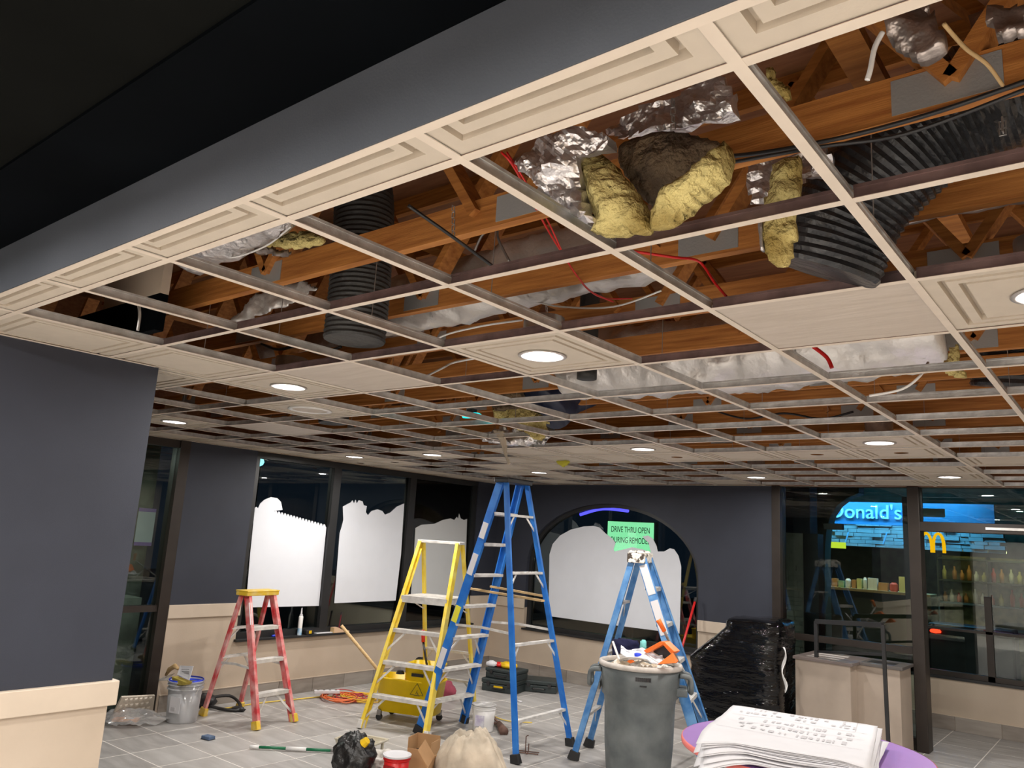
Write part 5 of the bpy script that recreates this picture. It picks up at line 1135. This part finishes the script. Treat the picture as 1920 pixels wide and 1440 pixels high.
# small blue box
c0 = at_z(390, 1386, 0)
t = tag(empty('blue_sanding_block', (c0.x, c0.y, 0), math.radians(10)), 'small slate-blue block alone on the floor tiles', 'block')
MB().box(-0.05, 0.05, -0.035, 0.035, 0, 0.03).build('block', mat('slate_blue', (0.09, 0.14, 0.24), 0.7, var=0.2, vscale=30), t, bev=0.005); MB().box(-0.051, 0.051, -0.036, 0.036, 0.0, 0.006).build('abrasive_face', 'blk', t)
# green and white pole
a = at_z(468, 1400, 0.02); b = at_z(720, 1412, 0.02)
t = tag(empty('paint_pole'), 'green and white extension pole lying on the floor', 'pole')
seg = [(0, 0.07, 'whtp', 0.014), (0.07, 0.27, mat('green_pole', (0.01, 0.16, 0.07), 0.4), 0.012), (0.27, 0.42, 'whtp', 0.016), (0.42, 0.60, M['green_pole'] if 'green_pole' in M else bpy.data.materials['green_pole'], 0.012), (0.60, 0.66, 'steel', 0.013), (0.66, 1.0, 'whtp', 0.014)]
for s0, s1, mt, r in seg: MB().tube([a+(b-a)*s0, a+(b-a)*s1], r, 12).build('pole_section', mt, t, smooth=True)
# plastic bags and textured panel at the left wall end
sh0 = at_z(245, 1345, 0)
t = tag(empty('embossed_panel'), 'cream embossed foam panel leaning in a clear bag by the door', 'panel')
pa, pb_, pc, pd = at_z(205, 1352, 0.02), at_z(285, 1338, 0.02), at_x(290, 1303, -7.45), at_x(228, 1306, -7.35)
part_plate(t, 'panel', [pa, pb_, pc, pd], 0.02, mat('cream_foam', (0.62, 0.55, 0.46), 0.8))
for i in range(6):
    for j in range(4):
        s, w_ = (i+0.5+0.5*(j % 2))/7, (j+0.5)/4; p = (pa*(1-s)+pb_*s)*(1-w_)+(pd*(1-s)+pc*s)*w_; nn = (pb_-pa).cross(pd-pa).normalized(); nn = nn if nn.x > 0 else -nn
        MB().tube([p+nn*0.008, p+nn*0.020], [0.024, 0.014], 4).build('raised_lozenge', mat('cream_foam_b', (0.70, 0.64, 0.55), 0.8) if (i, j) == (0, 0) else bpy.data.materials['cream_foam_b'], t)
def cbag(a, b):
    x = (a-0.5)*0.62; y = (b-0.5)*0.44; z = 0.10*max(0, math.sin(a*PI))*max(0, math.sin(b*PI))+0.03+0.03*noise.fractal(Vector((x*9, y*9, 2)), 0.8, 2, 4)
    c = at_z(240, 1356, 0); return (c.x+x*0.75, c.y+y*1.1+x*0.5, max(0.004, z))
tag(MB().grid(cbag, 44, 32).build('clear_plastic_bag', 'clearb', smooth=True), 'clump of clear plastic bags on the floor beside the left foreground wall', 'bag')
c = at_z(236, 1352, 0.03)
t = tag(empty('orange_package', c, 0.8), 'flat orange package with a white label inside the clear bags', 'package')
MB().box(-0.11, 0.11, -0.05, 0.05, 0, 0.025).build('packet', mat('orange_pack', (0.85, 0.38, 0.14), 0.6), t, bev=0.006); MB().box(-0.02, 0.07, -0.03, 0.03, 0.025, 0.027).build('label', 'wht', t)
# ================================================================== WINDOW SILL OBJECTS
SZ = 0.64
def sillx(u, v): p = at_z(u, v, SZ); return Vector((-7.63, at_x(u, v, -7.63).y, SZ))
p = sillx(561, 1190)
t = tag(empty('caulk_tube', p), 'white and blue caulk tube standing on the window sill', 'caulk tube')
MB().lathe([(0, 0), (0.025, 0), (0.025, 0.075), (0, 0.075)], 20).build('blue_band', mat('light_blue_label', (0.15, 0.40, 0.65), 0.4, col2=(0.7, 0.8, 0.85), vscale=12), t, smooth=False)
MB().lathe([(0.025, 0.075), (0.025, 0.20), (0.02, 0.21), (0.01, 0.215)], 20).build('cartridge', 'whtp', t, smooth=True); MB().lathe([(0.012, 0.21), (0.010, 0.24), (0.004, 0.30), (0, 0.30)], 14).build('nozzle', 'wht', t, smooth=True)
MB().lathe([(0.018, 0.21), (0.018, 0.228), (0, 0.228)], 12).build('collar', 'wht', t)
p = sillx(578, 1188)
t = tag(empty('tape_measure', p, 0.1), 'black and yellow tape measure on the window sill right of the caulk tube', 'tape measure')
MB().box(-0.03, 0.03, -0.055, 0.055, 0, 0.055).build('body', 'blk', t, bev=0.012); MB().box(0.03, 0.033, -0.02, 0.02, 0.012, 0.045).build('yellow_face', 'ytop', t)
p = sillx(610, 1190)
tag(MB().box(-0.04, 0.02, -0.14, 0.14, 0, 0.008).build('white_scraper', 'wht', loc=p, bev=0.003), 'flat white strip lying on the sill between the first two windows', 'strip')
p = sillx(636, 1185)
t = tag(empty('wooden_block', p), 'small raw wooden block on the sill under the second window', 'block')
MB().prism([(-0.11, 0), (0.13, 0), (0.13, 0.015), (0.02, 0.03), (-0.05, 0.062), (-0.11, 0.06)], 0, -0.03, 0.03).build('wedge', mat('raw_pink_wood', (0.62, 0.42, 0.27), 0.7), t)
MB().box(-0.031, 0.031, -0.112, -0.10, 0.0, 0.058).build('end_grain', 'stick', t)
p = sillx(637, 1180)
t = tag(empty('dark_bottle', Vector((-7.63, p.y-0.1, SZ))), 'thin dark red tool handle standing against the mullion', 'tool')
MB().tube([(0, 0.08, 0.0), (0, 0.10, 0.2)], 0.008, 8).build('stem', mat('dark_red', (0.12, 0.01, 0.02), 0.4), t); MB().tube([(0, 0.10, 0.2), (0, 0.105, 0.23)], 0.012, 8).build('tip', 'blk', t)
p = sillx(510, 1190)
tag(MB().tube([(0, 0, 0.012), (0, 0.09, 0.012)], [0.012, 0.012], 10).build('blue_marker', 'bluep', loc=p), 'blue marker on the sill behind the red ladder', 'marker')
# ================================================================== PLANKS THROUGH THE TALL LADDER
a = at_y(873, 1106, 5.75); b = at_y(962, 1117, 6.0); c = at_y(1022, 1114, 6.15)
tag(MB().bar((-5.35, 5.98, a.z), (-4.28, 5.86, b.z), 0.045, 0.018).build('wooden_batten', 'kraft'), 'pale wooden batten wedged across the near side of the tall blue ladder', 'batten')
tag(MB().bar((-5.2, 6.22, a.z+0.02), (-4.62, 6.34, b.z+0.0), 0.045, 0.018).build('wooden_batten', 'kraft'), 'second wooden batten across the far side of the tall blue ladder', 'batten')
# ================================================================== FRONT EDGE OBJECTS
# roller tray
c = at_z(678, 1392, 0.06)
t = tag(empty('roller_tray', (c.x, c.y, 0.0), math.radians(15)), 'cream paint roller tray standing behind the black bag', 'tray')
mb = MB(); w_, l_ = 0.125, 0.19
mb.add([(-l_, -w_, 0.085), (l_, -w_, 0.085), (l_, w_, 0.085), (-l_, w_, 0.085), (-l_*0.9, -w_*0.85, 0.012), (l_*0.1, -w_*0.85, 0.012), (l_*0.1, w_*0.85, 0.012), (-l_*0.9, w_*0.85, 0.012), (l_*0.93, -w_*0.85, 0.07), (l_*0.93, w_*0.85, 0.07)],
       [(4, 5, 6, 7), (5, 8, 9, 6), (0, 4, 7, 3), (0, 1, 8, 5, 4), (3, 7, 6, 9, 2), (1, 2, 9, 8)])
mb.build('tray_body', mat('cream_tray', (0.60, 0.55, 0.44), 0.5), t, solid=0.004)
MB().tube([(-l_, -w_, 0.087), (l_, -w_, 0.087), (l_, w_, 0.087), (-l_, w_, 0.087)], 0.008, 8, closed=True).build('rolled_rim', bpy.data.materials['cream_tray'], t)
for s in (-1, 1): MB().box(-0.01+0.15, 0.01+0.15, s*0.1-0.01, s*0.1+0.01, 0, 0.07).build('leg', bpy.data.materials['cream_tray'], t)
# black bag with a yellow tool
c = at_z(655, 1462, 0)
bagm = mat('black_rag_bag', (0.009, 0.008, 0.008), 0.35, var=0.4, vscale=9, bump=0.8, bscale=14)
lump('black_rubbish_bag', 'crumpled black bag at the bottom edge left of the red can', 'bag', (c.x, c.y+0.02, 0), 0.17, 0.15, 0.33, bagm, 11, 0.22, n=48, freq=2.4)
p = at_z(688, 1408, 0.25)
t = tag(empty('yellow_clamp', (c.x+0.12, c.y+0.0, 0.28)), 'yellow plastic clamp sitting on the black bag', 'clamp')
MB().tube([(0, 0, 0), (0.03, 0.01, 0.03)], [0.035, 0.028], 8).build('knob', 'ytop', t); MB().tube([(0.0, 0, -0.02), (-0.03, 0, -0.05)], 0.012, 8).build('stem', 'ytop', t)
lump('crumpled_rag', 'pale crumpled plastic between the black bag and red can', 'rag', (at_z(712, 1440, 0).x, at_z(712, 1440, 0).y+0.03, 0), 0.12, 0.12, 0.13, mat('pale_plastic', (0.55, 0.52, 0.47), 0.6, col2=(0.75, 0.72, 0.68), vscale=12, bump=0.5, bscale=20), 13, 0.5, n=32)
# cardboard box with a canvas cloth over it
c = at_z(860, 1496, 0)
t = tag(empty('cardboard_box', (c.x, c.y, 0), math.radians(35)), 'open brown cardboard box at the bottom edge under the canvas cloth', 'box')
for s in (-1, 1):
    MB().box(-0.22, 0.22, s*0.17-0.003, s*0.17+0.003, 0, 0.23).build('side', 'card', t); MB().box(s*0.22-0.003, s*0.22+0.003, -0.17, 0.17, 0, 0.23).build('end', 'card', t)
MB().box(-0.22, 0.22, -0.17, 0.17, 0, 0.004).build('bottom', 'card', t)
MB().bar((-0.22, -0.0, 0.23), (-0.30, 0.0, 0.34), 0.3, 0.004, upv=(1, 0, 0.6)).build('flap', 'card', t)
MB().bar((0.05, -0.17, 0.23), (0.10, -0.33, 0.26), 0.34, 0.004, upv=(0, 0, 1)).build('flap', 'card', t)
t2 = tag(empty('tipped_cardboard_box', (at_z(792, 1440, 0).x, at_z(792, 1440, 0).y, 0), math.radians(20)), 'tipped cardboard box with a dark opening left of the canvas cloth', 'box')
MB().box(-0.10, 0.10, -0.09, -0.086, 0.0, 0.16).build('side', 'card', t2); MB().box(-0.10, 0.10, 0.086, 0.09, 0.0, 0.24).build('side', 'card', t2); MB().box(-0.104, -0.10, -0.09, 0.09, 0.0, 0.24).build('end', 'card', t2); MB().box(0.10, 0.104, -0.09, 0.09, 0, 0.22).build('end', 'card', t2)
MB().box(-0.098, 0.098, -0.086, 0.086, 0.0, 0.12).build('dark_contents', 'blk', t2)
def cloth(a, b):
    th = 2*PI*a; r = b; x = 0.36*r*math.cos(th); y = 0.29*r*math.sin(th)
    z = 0.40*(1-r**3.0)+0.06*noise.fractal(Vector((x*6, y*6, 0)), 0.7, 2, 4)*(1.2-r*0.6)+0.03*abs(math.sin(th*5+r*6+2*noise.noise(Vector((x*5, y*5, 2)))))*min(1, r*2.5)*(1-r*0.5)+0.01
    return (c.x-0.02+x+0.04*r*math.cos(th*3), c.y+0.14+y, max(0.01, z))
tag(MB().grid(cloth, 90, 30).build('drop_cloth', 'canvas', smooth=True, solid=0.004), 'bunched beige canvas drop cloth over the cardboard box at the bottom', 'cloth')
# heat gun like tool and wire stand on the floor
a = at_z(945, 1372, 0.03); b = at_z(925, 1340, 0.03)
t = tag(empty('dusty_sprayer'), 'dusty brown hand tool with a looped handle on the floor right of the white bucket', 'tool')
MB().tube([a, a+(b-a)*0.45], [0.045, 0.028], 12).build('body', 'rust', t, smooth=True); MB().tube(smoothpts([a+(b-a)*0.4, b, b+V(-0.06, 0.1, 0.06), b+V(-0.12, 0.02, 0.04), a+(b-a)*0.5], 5), 0.010, 6).build('loop_handle', 'rust', t, smooth=True)
for k in range(2): MB().tube([a+(b-a)*0.4, a+(b-a)*0.4+V(-0.18, 0.02+0.07*k, -0.015)], 0.008, 6).build('prong', 'rust', t)
c = at_z(985, 1412, 0)
t = tag(empty('wire_stand', (c.x, c.y, 0), 0.5), 'small rusty bent-wire stand on the floor by the tall ladder foot', 'stand')
MB().tube([(0, 0, 0.0), (0, 0, 0.14), (0.02, 0, 0.15)], 0.005, 6).build('upright', 'rust', t)
for s in (-1, 1): MB().tube([(-0.1, s*0.03, 0.008), (0.12, s*0.03, 0.008)], 0.005, 6).build('runner', 'rust', t); 
MB().tube([(0.02, -0.05, 0.008), (0.02, 0.05, 0.008), (0.02, 0.05, 0.07)], 0.005, 6).build('cross_wire', 'rust', t)
for k, (u, v) in enumerate(((966, 1308), (975, 1316), (964, 1338))):
    c = at_z(u, v, 0.0); lump('paper_crumb', ('tiny white paper crumb on the floor right of the tool cases', 'second tiny paper crumb beside the first on the open floor', 'paper crumb on the tiles nearer the tall ladder')[k], 'crumb', (c.x, c.y, 0), 0.035, 0.025, 0.015, 'wht', k+20, n=10)
